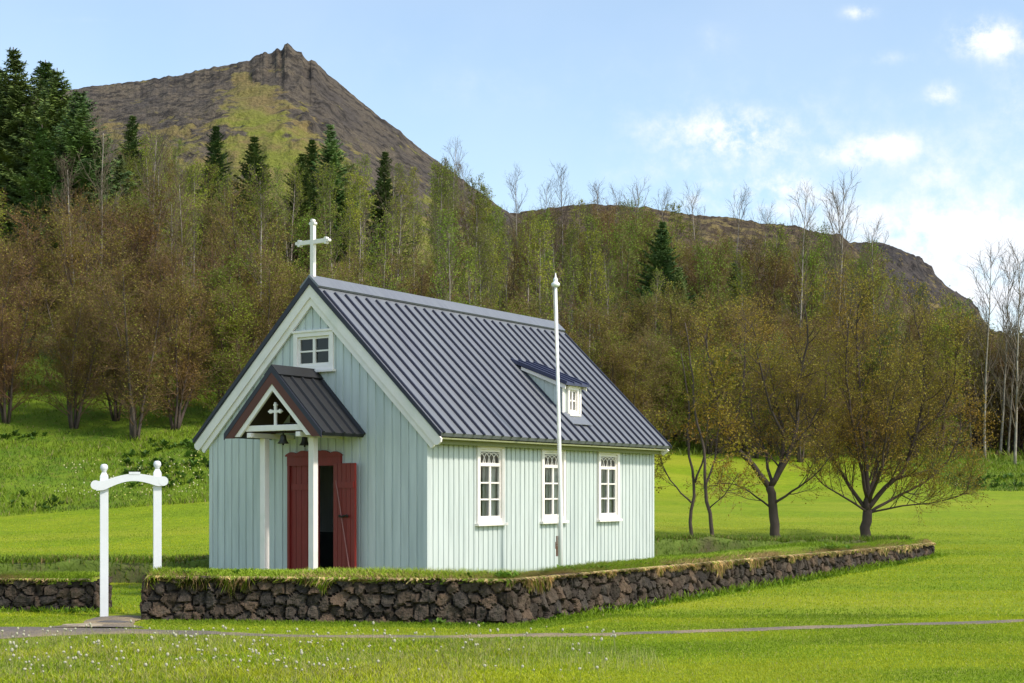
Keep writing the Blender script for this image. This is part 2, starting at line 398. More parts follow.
def hill(name, sil, r0, r1, r2, mt, gfun, seed, rough_amp, p0, p1, strata=0, smoothing=False, nP=420, conc=1.0):
    """hillside of real depth: foot at distance r0, crest at r1, behind it down again at r2"""
    P = np.linspace(p0, p1, nP); sx = [s[0] for s in sil]; sy = [s[1] for s in sil]
    y = np.interp(P, sx, sy)
    crest = EYE+(HOR-y)/F*r1
    crest = crest + fbm(P*.22, P*0, seed+90, 4)*.28*r1/300 + fbm(P*.16, P*0, seed+91, 4)*1.5*np.exp(-((P-290)/34)**2)*(p0 < -100)
    nr = 170; t = np.concatenate([np.linspace(0,1,nr), np.linspace(1,2,50)[1:]])
    Tt, PP = np.meshgrid(t, P, indexing='ij'); C = np.broadcast_to(crest, PP.shape)
    Yr = np.where(Tt <= 1, r0+(r1-r0)*Tt, r1+(r2-r1)*(Tt-1))
    X = (PP-512)/F*Yr
    prof = np.where(Tt <= 1, Tt**conc, np.clip(2-Tt,0,1)**.9)
    kk = np.hanning(161); kk /= kk.sum()
    cs_ = np.convolve(np.pad(crest, 80, 'edge'), kk, 'valid'); bl = sm((Tt-.72)/.28)**1.4
    Ce = np.where(Tt > 1, C, cs_[None,:]*(1-bl)+C*bl)
    Z = (Ce+2)*prof-2
    env = np.sin(np.clip(Tt,0,1)*math.pi)**.5
    env = np.where(Tt > 1, 1-(Tt-1), env*.85+.15*sm((Tt-.9)/.1))
    nz = fbm(X*.02, Yr*.02+Z*.03, seed, 5)*rough_amp*1.2 + (ridged(X*.05, Z*.05+Yr*.01, seed+5, 5)-.6)*rough_amp
    gul = ridged(PP*.035+fbm(PP*.02,Yr*.02,seed+41,3)*1.2, Tt*1.4, seed+40, 5)-.62
    nz = nz + gul*rough_amp*.22*(1-.6*sm((Tt-.8)/.2))
    jag = fbm(X*.25, Yr*.05+Z*.2, seed+3, 4)
    Z = Z + nz*env + jag*rough_amp*(.30+.5*np.exp(-((PP-295)/45)**2)*(p0<-100)*sm((Tt-.6)/.3)*1.6*(1-.85*sm((Tt-.93)/.07)))*env
    Yr2 = Yr - np.abs(jag)*rough_amp*.5*env
    if strata:
        Z = Z + strata*np.tanh(3*np.sin(Z*.45+fbm(X*.03,Yr*.01,seed+8,3)*4))*env*.8
    G, D = gfun(PP, HOR-(Z-EYE)/Yr2*F)
    n1, n2 = PP.shape; ix = np.arange(n1*n2).reshape(n1,n2)
    q = np.stack([ix[:-1,:-1], ix[:-1,1:], ix[1:,1:], ix[1:,:-1]],-1).reshape(-1,4)
    o = mesh_np(name, np.stack([X.ravel(),Yr2.ravel(),Z.ravel()],-1), q, mt, smooth=False,
                col=np.stack([G.ravel(),D.ravel(),D.ravel()*0],-1))
    return tag(o, kind='structure')
rng = np.random.default_rng(4)
M1 = rock_mat('scree_and_grass', (.10,.085,.074), (.155,.125,.09), (.20,.215,.04), None)
M2 = rock_mat('heath_slope', (.085,.062,.045), (.115,.085,.055), (.12,.105,.035), None)
M3 = rock_mat('basalt_slope', (.06,.053,.052), (.10,.083,.073), (.12,.105,.045), None)
def g1(P, Yp):
    # grass apron that fans out below the summit
    c = np.interp(Yp, [60,90,130,170,210,260], [235,250,265,285,320,380]); w = np.interp(Yp, [80,95,130,170,230,300], [22,46,72,110,170,260])
    G = 1.05-np.abs(P-c)/w*.85
    G = np.where(Yp < 80, G-(80-Yp)*.05, G)
    G = np.maximum(G, .50*sm((Yp-108)/20)*(P < 235)); G = np.maximum(G, .10)
    D = sm((130-Yp)/45)*.7+.55*(P<215)*sm((Yp-100)/15)
    return np.clip(G,0,1), np.clip(D,0,1)
sil1 = [(-500,150),(-100,120),(0,105),(60,93),(92,86),(120,84),(150,79),(180,75),(205,69),(232,65),(248,62),(258,56),(265,52),(275,51),(283,50),(290,49),(297,53),(306,59),(320,67),(333,79),(347,90),(362,103),(380,118),(400,133),(418,147),(436,160),(450,170),(470,185),(490,200),(512,214),(540,232),(600,265),(700,310),(900,400)]
hill('mountain', sil1, 130, 300, 420, M1, g1, 11, 4.2, -500, 900, nP=1000)
def g2(P, Yp): return np.full_like(P, .38)+.12*np.sin(P*.02), np.full_like(P, .55)
sil2 = [(300,260),(450,225),(505,213),(530,210),(560,207),(590,205),(615,206),(640,210),(700,216),(760,224),(800,230),(840,236),(870,262),(950,330),(1000,380),(1300,440)]
hill('hill', sil2, 240, 460, 620, M2, g2, 23, 3.6, 300, 1300, nP=700)
def g3(P, Yp): return .22+.25*sm((Yp-285)/30), np.full_like(P, .5)
sil3 = [(600,290),(780,250),(840,244),(868,242),(880,243),(893,247),(905,252),(915,258),(922,265),(930,271),(940,279),(955,293),(968,303),(980,315),(1000,340),(1060,385),(1400,440)]
hill('rocky_hill', sil3, 300, 560, 760, M3, g3, 37, 5.0, 600, 1400, strata=2.6, nP=700)

# ------------------------------------------------------------------ path
def ribbon(name, pts, widths, m, lift=.004, step=.12, seed=1, kind='structure'):
    pts = np.array(pts, float); d = np.r_[0, np.cumsum(np.hypot(*np.diff(pts, axis=0).T))]
    s = np.arange(0, d[-1], step); cx = np.interp(s, d, pts[:,0]); cy = np.interp(s, d, pts[:,1]); w = np.interp(s, d, widths)
    # smooth
    kk = np.ones(9)/9; 
    cx = np.convolve(np.pad(cx,4,'edge'), kk, 'valid'); cy = np.convolve(np.pad(cy,4,'edge'), kk, 'valid')
    tx = np.gradient(cx); ty = np.gradient(cy); n = np.hypot(tx,ty); nx_, ny_ = -ty/n, tx/n
    cols = np.linspace(-1,1,13); V = []
    for c in cols:
        wob = 1+fbm(s*1.6, s*0+(3 if c>0 else 9), seed, 4)*np.where(w<.5,1.1,.4)
        X = cx+nx_*c*w*.5*wob; Yy = cy+ny_*c*w*.5*wob
        V.append(np.stack([X,Yy,terrain(X,Yy)+lift+.010*(1-c*c)],-1))
    V = np.stack(V,1); n1, n2 = V.shape[:2]; ix = np.arange(n1*n2).reshape(n1,n2)
    q = np.stack([ix[:-1,:-1], ix[:-1,1:], ix[1:,1:], ix[1:,:-1]],-1).reshape(-1,4)
    return tag(mesh_np(name, V.reshape(-1,3), q, m, smooth=True), kind=kind)
GRAVEL = mat('gravel', (.18,.152,.13), .95, .35, 30, 1.0, 60, color2=(.33,.25,.15), s2=1.0, f2=.52, spec=.15)
PATHC = [(12,20.4),(7.6,18.15),(6.4,17.75),(3.4,16.75),(1.68,16.15),(-.13,15.75),(-2.36,15.85),(-4.15,16.3),(-5.0,16.3),(-5.9,16.0),(-7.5,15.6),(-11,14.8)]
PATHW = [.34,.34,.31,.29,.28,.30,.36,.6,1.05,1.45,1.7,1.9]
ribbon('path', PATHC, PATHW, GRAVEL)
ribbon('gate_path', [(-4.9,16.6),(-4.93,17.6),(-4.95,18.4)], [1.1,.7,.5], GRAVEL, lift=.008, seed=4)
rr = random.Random(3)
def flat_stone(x, y, r, h, label, color):
    mb = MB(); n = 11; ring = [(r*(1+.25*rr.uniform(-1,1))*math.cos(2*math.pi*k/n), .6*r*(1+.25*rr.uniform(-1,1))*math.sin(2*math.pi*k/n)) for k in range(n)]
    vs = [(a,b,-.03) for a,b in ring]+[(a,b,h*.7) for a,b in ring]+[(a*.82,b*.82,h) for a,b in ring]
    fs = [(i,(i+1)%n,(i+1)%n+n,i+n) for i in range(n)]+[(i+n,(i+1)%n+n,(i+1)%n+2*n,i+2*n) for i in range(n)]+[tuple(range(2*n,3*n))]
    mb.add(vs, fs); o = mb.build('flat_stone', color); o.location = (x,y,tz(x,y)); tag(o, label, 'stone'); return o
SAND = mat('sandy_stone', (.32,.26,.18), .9, .25, 12, .6, 30); SLATE = mat('slate_stone', (.10,.09,.085), .9, .25, 12, .6, 30)
flat_stone(px(84,16.9), 16.95, .24, .03, 'tan flat stone lying in the path in front of the gate', SAND)
flat_stone(px(112,17.4), 17.4, .2, .025, 'dark flat stone at the foot of the gate post', SLATE)

# ------------------------------------------------------------------ stone walls
def offset_line(pts, t):
    pts = [np.array(p,float) for p in pts]; out = []
    for i, p in enumerate(pts):
        ns = []
        if i > 0: d = pts[i]-pts[i-1]; d /= np.linalg.norm(d); ns.append(np.array([-d[1], d[0]]))
        if i < len(pts)-1: d = pts[i+1]-pts[i]; d /= np.linalg.norm(d); ns.append(np.array([-d[1], d[0]]))
        n = sum(ns); n /= np.linalg.norm(n); out.append(p + n*t/max(.3, float(n@ns[0])))
    return out
def poly_resample(pts, step, rnd=.10):
    # rounds the corners of a closed loop and resamples it
    pts = [np.array(p) for p in pts]; out = []
    n = len(pts)
    for i in range(n):
        a, b, c = pts[i-1], pts[i], pts[(i+1)%n]
        d1 = (a-b)/np.linalg.norm(a-b); d2 = (c-b)/np.linalg.norm(c-b)
        for t in np.linspace(0,1,6):
            out.append((b+d1*rnd)*(1-t)**2+2*b*t*(1-t)+(b+d2*rnd)*t*t)
    out = np.array(out+[out[0]]); d = np.r_[0, np.cumsum(np.hypot(*np.diff(out,axis=0).T))]
    s = np.arange(0, d[-1], step)
    return s, np.interp(s, d, out[:,0]), np.interp(s, d, out[:,1])
def voronoi(s, z, cs, cz, seed):
    gx = s/cs; row = np.floor(z/cz); best = np.full(s.shape, 9.); ox = np.zeros(s.shape); oz = np.zeros(s.shape); sec = np.full(s.shape, 9.); cid = np.zeros(s.shape)
    ix0 = np.floor(gx); iy0 = np.floor(z/cz)
    for dx in (-2,-1,0,1,2):
        for dy in (-2,-1,0,1,2):
            ix = ix0+dx; iy = iy0+dy
            sx = (ix+.12+.76*hashv(ix,iy,seed)+.5*(iy%2))*cs; sz = (iy+.15+.7*hashv(ix,iy,seed+7))*cz
            sc = .72+.62*hashv(ix,iy,seed+9)
            d = np.hypot(s-sx, (z-sz)*1.15)*sc
            new = d < best
            sec = np.where(new, best, np.minimum(sec, d)); cid = np.where(new, hashv(ix,iy,seed+3), cid); ox = np.where(new, s-sx, ox); oz = np.where(new, z-sz, oz); best = np.where(new, d, best)
    return best, sec, cid, ox, oz
def stone_wall(name, face, thick, hfun, label, group, seed, cs=.185, step=.022):
    inner = offset_line(face, thick)
    s, x, y = poly_resample(list(face)+inner[::-1], step)
    tx = np.gradient(x); ty = np.gradient(y); n = np.hypot(tx,ty); ox, oy = ty/n, -tx/n      # outward normal
    base = terrain(x,y)-.08; h = hfun(x,y); nz = 30; k = np.linspace(0,1,nz)
    Sx, K = np.meshgrid(s, k, indexing='ij'); H = (h[:,None]+.08+fbm(Sx*1.2, K*0, seed+50, 3)*.05)*K
    wob = fbm(Sx*5, H*5, seed+60, 4)*.055
    f1, f2, cid, ofx, ofz = voronoi(Sx+wob, H+wob, cs, .145, seed)
    e = f2-f1; joint = sm(e/.028); t1_ = (hashv(np.floor(cid*9973), np.floor(cid*57), seed+21)-.5)*.75; t2_ = (hashv(np.floor(cid*7919), np.floor(cid*91), seed+22)-.6)*.75
    prof = np.clip(e/.13,0,1)**.5
    D = -.06+.055*joint+.008*prof+(cid-.5)*.03+(ofx*t1_+ofz*t2_)*.8*joint+fbm(Sx*9,H*9,seed+70,5,.62)*.035+fbm(Sx*38,H*38,seed+71,2)*.008 - .05*K
    X = x[:,None]+ox[:,None]*D; Yy = y[:,None]+oy[:,None]*D; Z = base[:,None]+H
    V = np.stack([X,Yy,Z],-1)
    tone = .55+.9*cid; warm = hashv(np.floor(cid*997), np.floor(cid*331), seed+5)
    c0 = np.array([.070,.050,.035]); c1 = np.array([.042,.036,.031]); c2 = np.array([.095,.065,.044])
    colr = (c1+(c0-c1)*warm[...,None])*tone[...,None]; colr = np.where((cid[...,None] > .86), c2*1.1, colr)
    colr = colr*(.35+.65*joint[...,None])
    n1, n2 = Sx.shape; ix = np.arange(n1*n2).reshape(n1,n2); nx2 = np.roll(ix,-1,axis=0)
    q = np.stack([ix[:,:-1], nx2[:,:-1], nx2[:,1:], ix[:,1:]],-1).reshape(-1,4)
    root = empty(name, (float(np.mean([p[0] for p in face])), float(np.mean([p[1] for p in face])), 0))
    tag(root, label, 'wall', group)
    off = np.array(root.location)
    st = mesh_np('stone_facing', V.reshape(-1,3)-off, q, STONE, root, smooth=False, col=colr.reshape(-1,3))
    # turf cap: strip between outer and inner top edges, bulging up
    fo = np.array(face); d = np.r_[0, np.cumsum(np.hypot(*np.diff(fo,axis=0).T))]; sc = np.linspace(.09, d[-1]-.09, int(d[-1]/.05))
    inn = np.array(inner); 
    ax = np.interp(sc, d, fo[:,0]); ay = np.interp(sc, d, fo[:,1]); bx = np.interp(sc, d, inn[:,0]); by = np.interp(sc, d, inn[:,1])
    t = np.linspace(.085, .915, 25); TT, SS = np.meshgrid(t, sc)
    X = ax[:,None]*(1-TT)+bx[:,None]*TT; Yy = ay[:,None]*(1-TT)+by[:,None]*TT
    edge = np.minimum(TT, 1-TT)-.095; endd = np.minimum(SS, d[-1]-SS)-.09
    Z = terrain(X,Yy)+hfun(X,Yy)-.02+.06*sm(edge/.22)*sm(endd/.12+.1)+fbm(X*4,Yy*4,seed+9,4)*.02
    Z = np.where((edge < .0)|(endd < .01), Z-.04, Z)
    V = np.stack([X,Yy,Z],-1); n1, n2 = X.shape; ix = np.arange(n1*n2).reshape(n1,n2)
    q = np.stack([ix[:-1,:-1], ix[:-1,1:], ix[1:,1:], ix[1:,:-1]],-1).reshape(-1,4)
    tp = mesh_np('turf_top', V.reshape(-1,3)-off, q, TURF, root, smooth=True)
    return root, (ax,ay,bx,by,sc,d[-1]-.1)
TURF = mat('turf', (.15,.20,.02), .9, .3, 5, .8, 30, color2=(.26,.19,.07), s2=1.4, f2=.52, spec=.1)
hR = lambda X,Y: np.interp(Y, [17,19,24,29,32.5], [.535,.53,.47,.42,.40]) - np.where(np.asarray(X)>-.5, .0, 0)
def hR2(X, Y):
    X = np.asarray(X,float); Y = np.asarray(Y,float)
    # absolute top about .55 m at the near corner and .40 at the far end; the yard side ground is already raised
    top = np.interp(Y, [17,18,24,29,33], [.535,.53,.495,.46,.45])
    return top - terrain(X,Y)
wallR, capR = stone_wall('stone_wall', RW, .80, hR2, 'long dark lava stone wall with turf top in front of the chapel, right of the gate', 'stone walls of the churchyard', 5)
LW = [(-13.0,19.6),(-5.55,18.98)]
def hL2(X,Y): return .42 - terrain(X,Y)
wallL, capL = stone_wall('stone_wall', LW, .75, hL2, 'shorter dark stone wall running out of the photo, left of the white gate', 'stone walls of the churchyard', 8)

# turf bank round the back of the yard
def bank(pts, hgt, wd):
    pts = np.array(pts,float); d = np.r_[0, np.cumsum(np.hypot(*np.diff(pts,axis=0).T))]; s = np.arange(0, d[-1], .08)
    cx = np.interp(s,d,pts[:,0]); cy = np.interp(s,d,pts[:,1])
    kk = np.ones(21)/21; cx = np.convolve(np.pad(cx,10,'edge'),kk,'valid'); cy = np.convolve(np.pad(cy,10,'edge'),kk,'valid')
    tx = np.gradient(cx); ty = np.gradient(cy); n = np.hypot(tx,ty); ox, oy = -ty/n, tx/n
    t = np.linspace(-1,1,31); S2, T2 = np.meshgrid(s,t,indexing='ij')
    X = cx[:,None]+ox[:,None]*T2*wd/2; Yy = cy[:,None]+oy[:,None]*T2*wd/2
    prof = sm((1-np.abs(T2))/.30); e = sm(np.minimum(S2, d[-1]-S2)/.4)
    Z = terrain(X,Yy)-.04+(hgt*(1+fbm(S2*.5,S2*0,4,4)*.5)*prof)*e+fbm(X*3,Yy*3,8,4)*.05*prof
    # the yard side face is undercut stone and soil
    V = np.stack([X,Yy,Z],-1); n1,n2 = X.shape; ix = np.arange(n1*n2).reshape(n1,n2)
    q = np.stack([ix[:-1,:-1], ix[1:,:-1], ix[1:,1:], ix[:-1,1:]],-1).reshape(-1,4)
    o = mesh_np('turf_bank', V.reshape(-1,3), q, mat('bank_turf', (.09,.13,.014), .9, .35, 4, .8, 25, color2=(.07,.045,.03), s2=1.1, f2=.6), smooth=True)
    tag(o, 'low grassy bank closing the back of the churchyard behind the chapel', 'bank'); return cx, cy, ox, oy, s
bk = bank(BACK, .38, .95)

# ------------------------------------------------------------------ chapel
chap = empty('chapel', (CX+WW[0]*WID/2, CY+WW[1]*WID/2, 0), math.atan2(-WW[1], -WW[0]))
tag(chap, 'small mint green board chapel with grey ribbed roof and red door behind the stone wall', 'chapel')
HW = WID/2; AP, SL = 4.769, .97
roofz = lambda x: AP - SL*abs(x)
Z0 = .02
def T_front(y=0): return Matrix.Translation((0,y,0))
# basis matrices: local (p, q(out is -), z) -> chapel
TF = Matrix.Identity(4)                                                     # front: p=x, outward=-y
TR = Matrix(((0,-1,0,HW),(1,0,0,0),(0,0,1,0),(0,0,0,1)))                     # right: p=y, outward(-q)=+x
TL = Matrix(((0,1,0,-HW),(-1,0,0,0),(0,0,1,0),(0,0,0,1)))                    # left: p=-y, outward=-x
TB = Matrix(((-1,0,0,0),(0,-1,0,LEN),(0,0,1,0),(0,0,0,1)))
def clad(T, p0, p1, topf, opens, pitch, bw, kinks=(), jit=0):
    mb = MB()
    def strip(a, b, q0, q1):
        br = [a]+sorted({v for o in opens for v in (o[0],o[1]) if a < v < b} | {k for k in kinks if a < k < b})+[b]
        for u0, u1 in zip(br[:-1], br[1:]):
            if u1-u0 < 1e-4: continue
            mid = (u0+u1)/2; t0, t1 = topf(u0), topf(u1); cuts = sorted([(o[2],o[3]) for o in opens if o[0] <= mid <= o[1]])
            z = Z0
            for c0, c1 in cuts:
                if c0 > z: mb.prism([(u0,z),(u1,z),(u1,c0),(u0,c0)], q0, q1, T)
                z = c1
            if min(t0,t1) > z or max(t0,t1) > z+.01:
                mb.prism([(u0,z),(u1,z),(u1,max(t1,z+.001)),(u0,max(t0,z+.001))], q0, q1, T)
    strip(p0, p1, 0.0, .07)
    n = int(round((p1-p0)/pitch)); pt = (p1-p0)/n; rj = random.Random(7)
    for i in range(n):
        c = p0+pt*(i+.5)+rj.uniform(-jit,jit); w = bw*pt/pitch*(1+rj.uniform(-jit,jit)*3)
        strip(max(p0,c-w/2), min(p1,c+w/2), -.012-rj.uniform(0,.003), .002)
    return mb
top_g = lambda u: roofz(u)-.09
GW = (-.34,.39,3.44,3.93); DOOR = (-.44,.46,Z0,2.0)
fw = clad(TF, -HW, HW, top_g, [GW, (DOOR[0],DOOR[1],-1,2.0)], .152, .118, kinks=(0,), jit=.006)
fw.build('front_wall', MINT, chap)['label'] = 'shaded mint board gable wall'
WINS = [(1.192,1.919),(2.98,3.71),(4.77,5.50)]
WZ0, WZ1 = 1.14, 2.31
side_top = lambda u: 2.60
clad(TR, .0, LEN, side_top, [(a+.05,b-.05,WZ0+.04,WZ1-.05) for a,b in WINS], .1252, .092, jit=.003).build('side_wall', MINT, chap)['label'] = 'sunlit mint board side wall'
clad(TL, -LEN, 0, side_top, [(-b+.05,-a-.05,WZ0+.04,WZ1-.05) for a,b in WINS], .1252, .092).build('side_wall', MINT, chap)
clad(TB, -HW, HW, top_g, [], .152, .118, kinks=(0,)).build('rear_wall', MINT, chap)
for sx in (-1,1):
    for yy in (0, LEN):
        cb = MB(); x = sx*HW; cb.box((x-.035 if sx>0 else x-.03, yy-.03 if yy==0 else yy-.035, Z0), (x+.03 if sx>0 else x+.035, yy+.035 if yy==0 else yy+.03, 2.42)); cb.build('corner_board', MINT, chap)
pl = MB(); pl.box((-HW+.02,.02,-.4),(HW-.02,LEN-.02,.10)); pl.build('plinth', PLINTH, chap)
fl = MB(); fl.box((-HW+.08,.08,.10),(HW-.08,LEN-.08,.16)); fl.build('floor', PLANK, chap)

ce = MB(); ce.box((-HW+.08,.08,2.42),(HW-.08,LEN-.08,2.46)); ce.build('ceiling', DARKWOOD, chap)
# roof
Y0, Y1 = -.085, LEN+.14
EX = 2.414
rf = MB()
for sx in (-1,1):
    rf.prism([(0,AP),(sx*EX,roofz(EX)),(sx*(EX-.03),roofz(EX)-.05),(0,AP-.085)] if sx>0 else [(0,AP-.085),(sx*(EX-.03),roofz(EX)-.05),(sx*EX,roofz(EX)),(0,AP)], Y0, Y1)
roof = rf.build('roof', ROOF, chap)
sm_ = MB(); nrm = Vector((SL,0,1)).normalized(); npitch = 28; pt = (Y1-Y0-.12)/npitch
for sx in (-1,1):
    d = Vector((sx, 0, -SL)).normalized(); nr_ = Vector((sx*SL,0,1)).normalized()
    a = Vector((0,0,AP))+d*.30; b = Vector((sx*EX,0,roofz(EX)))+d*.015
    for i in range(npitch+1):
        y = Y0+.06+pt*i; w0, w1, h = .021, .012, .030
        vs = []
        for p in (a,b):
            for (yy,hh) in ((y-w0,.002),(y-w1,h),(y+w1,h),(y+w0,.002)): q = p+nr_*hh; vs.append((q.x, yy, q.z))
        fs = [(0,1,5,4),(1,2,6,5),(2,3,7,6),(0,3,2,1),(4,5,6,7)]
        if sx < 0: fs = [f[::-1] for f in fs]
        sm_.add(vs, fs)
sm_.build('standing_seam', SEAM, roof)
rc = MB()
for sx in (-1,1):
    d = Vector((sx,0,-SL)).normalized(); n_ = Vector((sx*SL,0,1)).normalized()
    a0 = Vector((0,0,AP+.055)); b0 = Vector((0,0,AP))+d*.22+n_*.045; b1 = Vector((0,0,AP))+d*.22+n_*.012; a1 = Vector((0,0,AP+.01))
    P4 = [(a0.x,a0.z),(b0.x,b0.z),(b1.x,b1.z),(a1.x,a1.z)]
    rc.prism(P4 if sx>0 else P4[::-1], Y0-.015, Y1+.01)
rc.build('ridge_cap', ROOF, roof)
for yy0, yy1 in ((Y0-.022, Y0-.002),(Y1+.002,Y1+.02)):
    rt = MB()      # dark verge flashing at the gable edge
    for sx in (-1,1):
        P4 = [(0,AP+.015),(sx*(EX+.01),roofz(EX+.01)+.01),(sx*(EX+.0),roofz(EX)-.055),(0,AP-.085)]
        rt.prism(P4 if sx>0 else P4[::-1], yy0, yy1)
    rt.build('verge_flashing', SEAM, roof)
# bargeboards (outer proud, inner recessed), rounded feet
for sx in (-1,1):
    for (o1,o2,ya,yb,ex) in ((.085,.275,-.083,-.045,EX-.005),(.270,.40,-.058,-.024,EX-.135)):
        mb = MB(); zt = lambda x: AP-SL*x
        foot = [(ex, zt(ex)-o1), (ex-.01, zt(ex)-o1-.05), (ex-.05,zt(ex)-o1-.085), (ex-.10, zt(ex)-(o1)-.09)] if o1 < .1 else [(ex,zt(ex)-o1),(ex-.02,zt(ex)-o1-.05),(ex-.06,zt(ex)-o1-.075)]
        inner = ex-.13 if o1 < .1 else ex-.10
        poly = [(0,AP-o1)]+foot+[(inner, zt(inner)-o2), (0,AP-o2)]
        poly = [(sx*a,b) for a,b in poly]
        if sx < 0: poly = poly[::-1]
        mb.prism(poly, ya, yb); ob = mb.build('bargeboard', WHITE, chap, fix=True)
    # rear
    mb = MB(); poly = [(0,AP-.085),(sx*(EX-.01),roofz(EX)-.085),(sx*(EX-.12),roofz(EX)-.17),(0,AP-.30)]
    mb.prism(poly if sx>0 else poly[::-1], LEN+.05, LEN+.10); mb.build('bargeboard', WHITE, chap, fix=True)
    # eave: soffit and fascia
    mb = MB(); x0, x1 = (HW+.022, EX-.045); z = roofz(EX)-.075
    T = Matrix.Scale(sx, 4, (1,0,0))
    mb.box((x0,-.02,z-.012),(x1,LEN+.05,z+.01), T); mb.box((x0+.10,-.02,z-.075),(x0+.122,LEN+.05,z-.013), T)
    mb.build('eave_board', EAVE, chap, fix=True)
    mb = MB()
    mb.box((HW+.021,.03,z-.07),(HW+.045,LEN-.03,z-.013), T); mb.build('frieze_board', EAVE, chap, fix=True)

# windows ----------------------------------------------------------
def window(T, p0, p1, z0, z1, cols, rows, transom=0, trim=.075, part='window', sash=.035, parent=chap, sillw=.03):
    mb = MB(); q = -.045
    mb.box((p0,q,z0),(p0+trim,.0,z1),T); mb.box((p1-trim,q,z0),(p1,.0,z1),T)
    mb.box((p0+trim,q,z1-trim),(p1-trim,.0,z1),T); mb.box((p0+trim,q,z0),(p1-trim,.0,z0+trim*.8),T)
    mb.box((p0-.02,q-.015,z1-.012),(p1+.02,0,z1+.022),T)
    w = mb.build(part, WHITE, parent, bevel=.004)
    s = MB(); s.box((p0-sillw,-.085,z0-.045),(p1+sillw,.0,z0-.002),T); s.build('sill', WHITE, w, bevel=.006)
    f = MB(); a, b, c, d = p0+trim, p1-trim, z0+trim*.8, z1-trim
    y0, y1 = -.015, .03
    f.box((a,y0,c),(a+sash,y1,d),T); f.box((b-sash,y0,c),(b,y1,d),T); f.box((a+sash,y0,d-sash),(b-sash,y1,d),T); f.box((a+sash,y0,c),(b-sash,y1,c+sash*1.2),T)
    zt = d-sash
    if transom:
        zt = d-sash-transom; f.box((a+sash,y0-.01,zt-.05),(b-sash,y1,zt),T)
        # interlaced round arches in the fanlight
        wd = b-a-2*sash; hh = transom
        for k in range(-1, 5):
            cx = a+sash+wd*(k)/4.0; r = wd*.30
            pts = []
            for t in range(0, 13):
                an = math.pi*t/12; x = cx+r*math.cos(an); z = zt+hh*.92*math.sin(an)
                if a+sash*.8 <= x <= b-sash*.8: pts.append(T @ Vector((x, .006, z)))
            if len(pts) > 2: f.tube(pts, .008, 4)
        zt -= .05
    cz = c+sash*1.2
    for i in range(1, cols):
        x = a+sash+(b-a-2*sash)*i/cols; wb = .022 if i*2 == cols else .012
        f.box((x-wb,y0-.004,cz),(x+wb,y1,zt),T)
    for j in range(1, rows):
        z = cz+(zt-cz)*j/rows; f.box((a+sash,y0+.008,z-.012),(b-sash,y1-.004,z+.012),T)
    f.build('frame', WHITE, w)
    g_ = MB(); g_.add([(a+sash*.5,.01,c+.01),(b-sash*.5,.01,c+.01),(b-sash*.5,.01,d-.01),(a+sash*.5,.01,d-.01)],[(0,1,2,3)],T); g_.build('pane', GLASS, w)
    return w
for a,b in WINS: window(TR, a, b, WZ0, WZ1, 2, 3, .165)
for a,b in WINS: window(TL, -b, -a, WZ0, WZ1, 2, 3, .165)
window(TF, -.365, .413, 3.415, 3.985, 2, 2, 0, trim=.075)
ch_w = chap.matrix_basis.copy()
def curtain(T, p0, p1, z0, z1, label, q=.075):
    mb = MB(); n = 40; vs = []; fs = []
    for i in range(n+1):
        p = p0+(p1-p0)*i/n; w = q+.012*math.sin(i*1.25)+.006*math.sin(i*3.1)
        for z in (z0,(z0+z1)/2,z1): vs.append((p, w*(1.0 if z > z0 else 1.1), z))
    for i in range(n):
        for j in range(2): fs.append((i*3+j,(i+1)*3+j,(i+1)*3+j+1,i*3+j+1))
    mb.add(vs, fs, ch_w @ T); o = mb.build('curtain', CURT, smooth=True)
    tag(o, label, 'curtain', 'curtains inside the side windows'); return o
for (a,b), l in zip(WINS, ('pale curtain behind the glass of the side window nearest the porch','pale curtain behind the glass of the middle side window, beside the flagpole','pale curtain behind the glass of the side window farthest from the porch')):
    curtain(TR, a+.30, b-.06, WZ0+.05, WZ1-.28, l)

# door --------------------------------------------------------------
df = MB()
df.box((-.48,-.05,Z0),(-.435,.06,2.05)); df.box((.455,-.05,Z0),(.57,.06,2.05)); df.box((-.48,-.055,1.99),(.57,.06,2.13))
scr = [(-.50,2.13)]
for i in range(41):
    t = i/40; x = -.50+1.09*t
    z = 2.15+.055*math.exp(-((t-.5)/.16)**2)+.035*abs(math.sin(t*math.pi*5))+.02*abs(math.sin(t*math.pi*2))
    scr.append((x,z))
scr.append((.59,2.13)); df.prism(scr, -.075, -.03)
dframe = df.build('door_frame', RED, chap, fix=True); dframe['label'] = 'dark red frame with carved scroll crest'
def leaf(w, h, brace=False):
    mb = MB(); n = 5
    for i in range(n): mb.box((w*i/n+.004, -.02, 0), (w*(i+1)/n-.004, .014, h))
    mb.box((0,-.008,0),(w,.010,h))
    for z in (.26, h-.36): mb.box((.02,-.034,z),(w-.02,-.02,z+.09))
    return mb
lf = leaf(.55, 1.97); l1 = lf.build('door', RED, chap); l1.location = (-.435,.0,Z0); l1['label'] = 'closed left door leaf'
lf = leaf(.48, 1.97); l2 = lf.build('door', RED, chap); l2.location = (.455,-.062,Z0+.03); l2.rotation_euler = (0,0,R(-9)); l2['label'] = 'open right door leaf with iron latch'
bb = MB(); bb.tube([(.08,-.04,1.72),(.40,-.04,.36)], .007, 5); bb.build('brace_rod', mat('pinkish_rod', (.30,.12,.11), .5), l2)
hd = MB(); hd.tube([(.16,-.05,1.20),(.24,-.062,1.19),(.34,-.05,1.215)], .013, 6)
for xx in (.17,.26,.335): hd.lathe([(.0,0),(.022,.0),(.022,.012),(0,.014)], 10, Matrix.Translation((xx,-.036,1.2)) @ Matrix.Rotation(R(90),4,'X'))
hd.build('handle', IRON, l2)

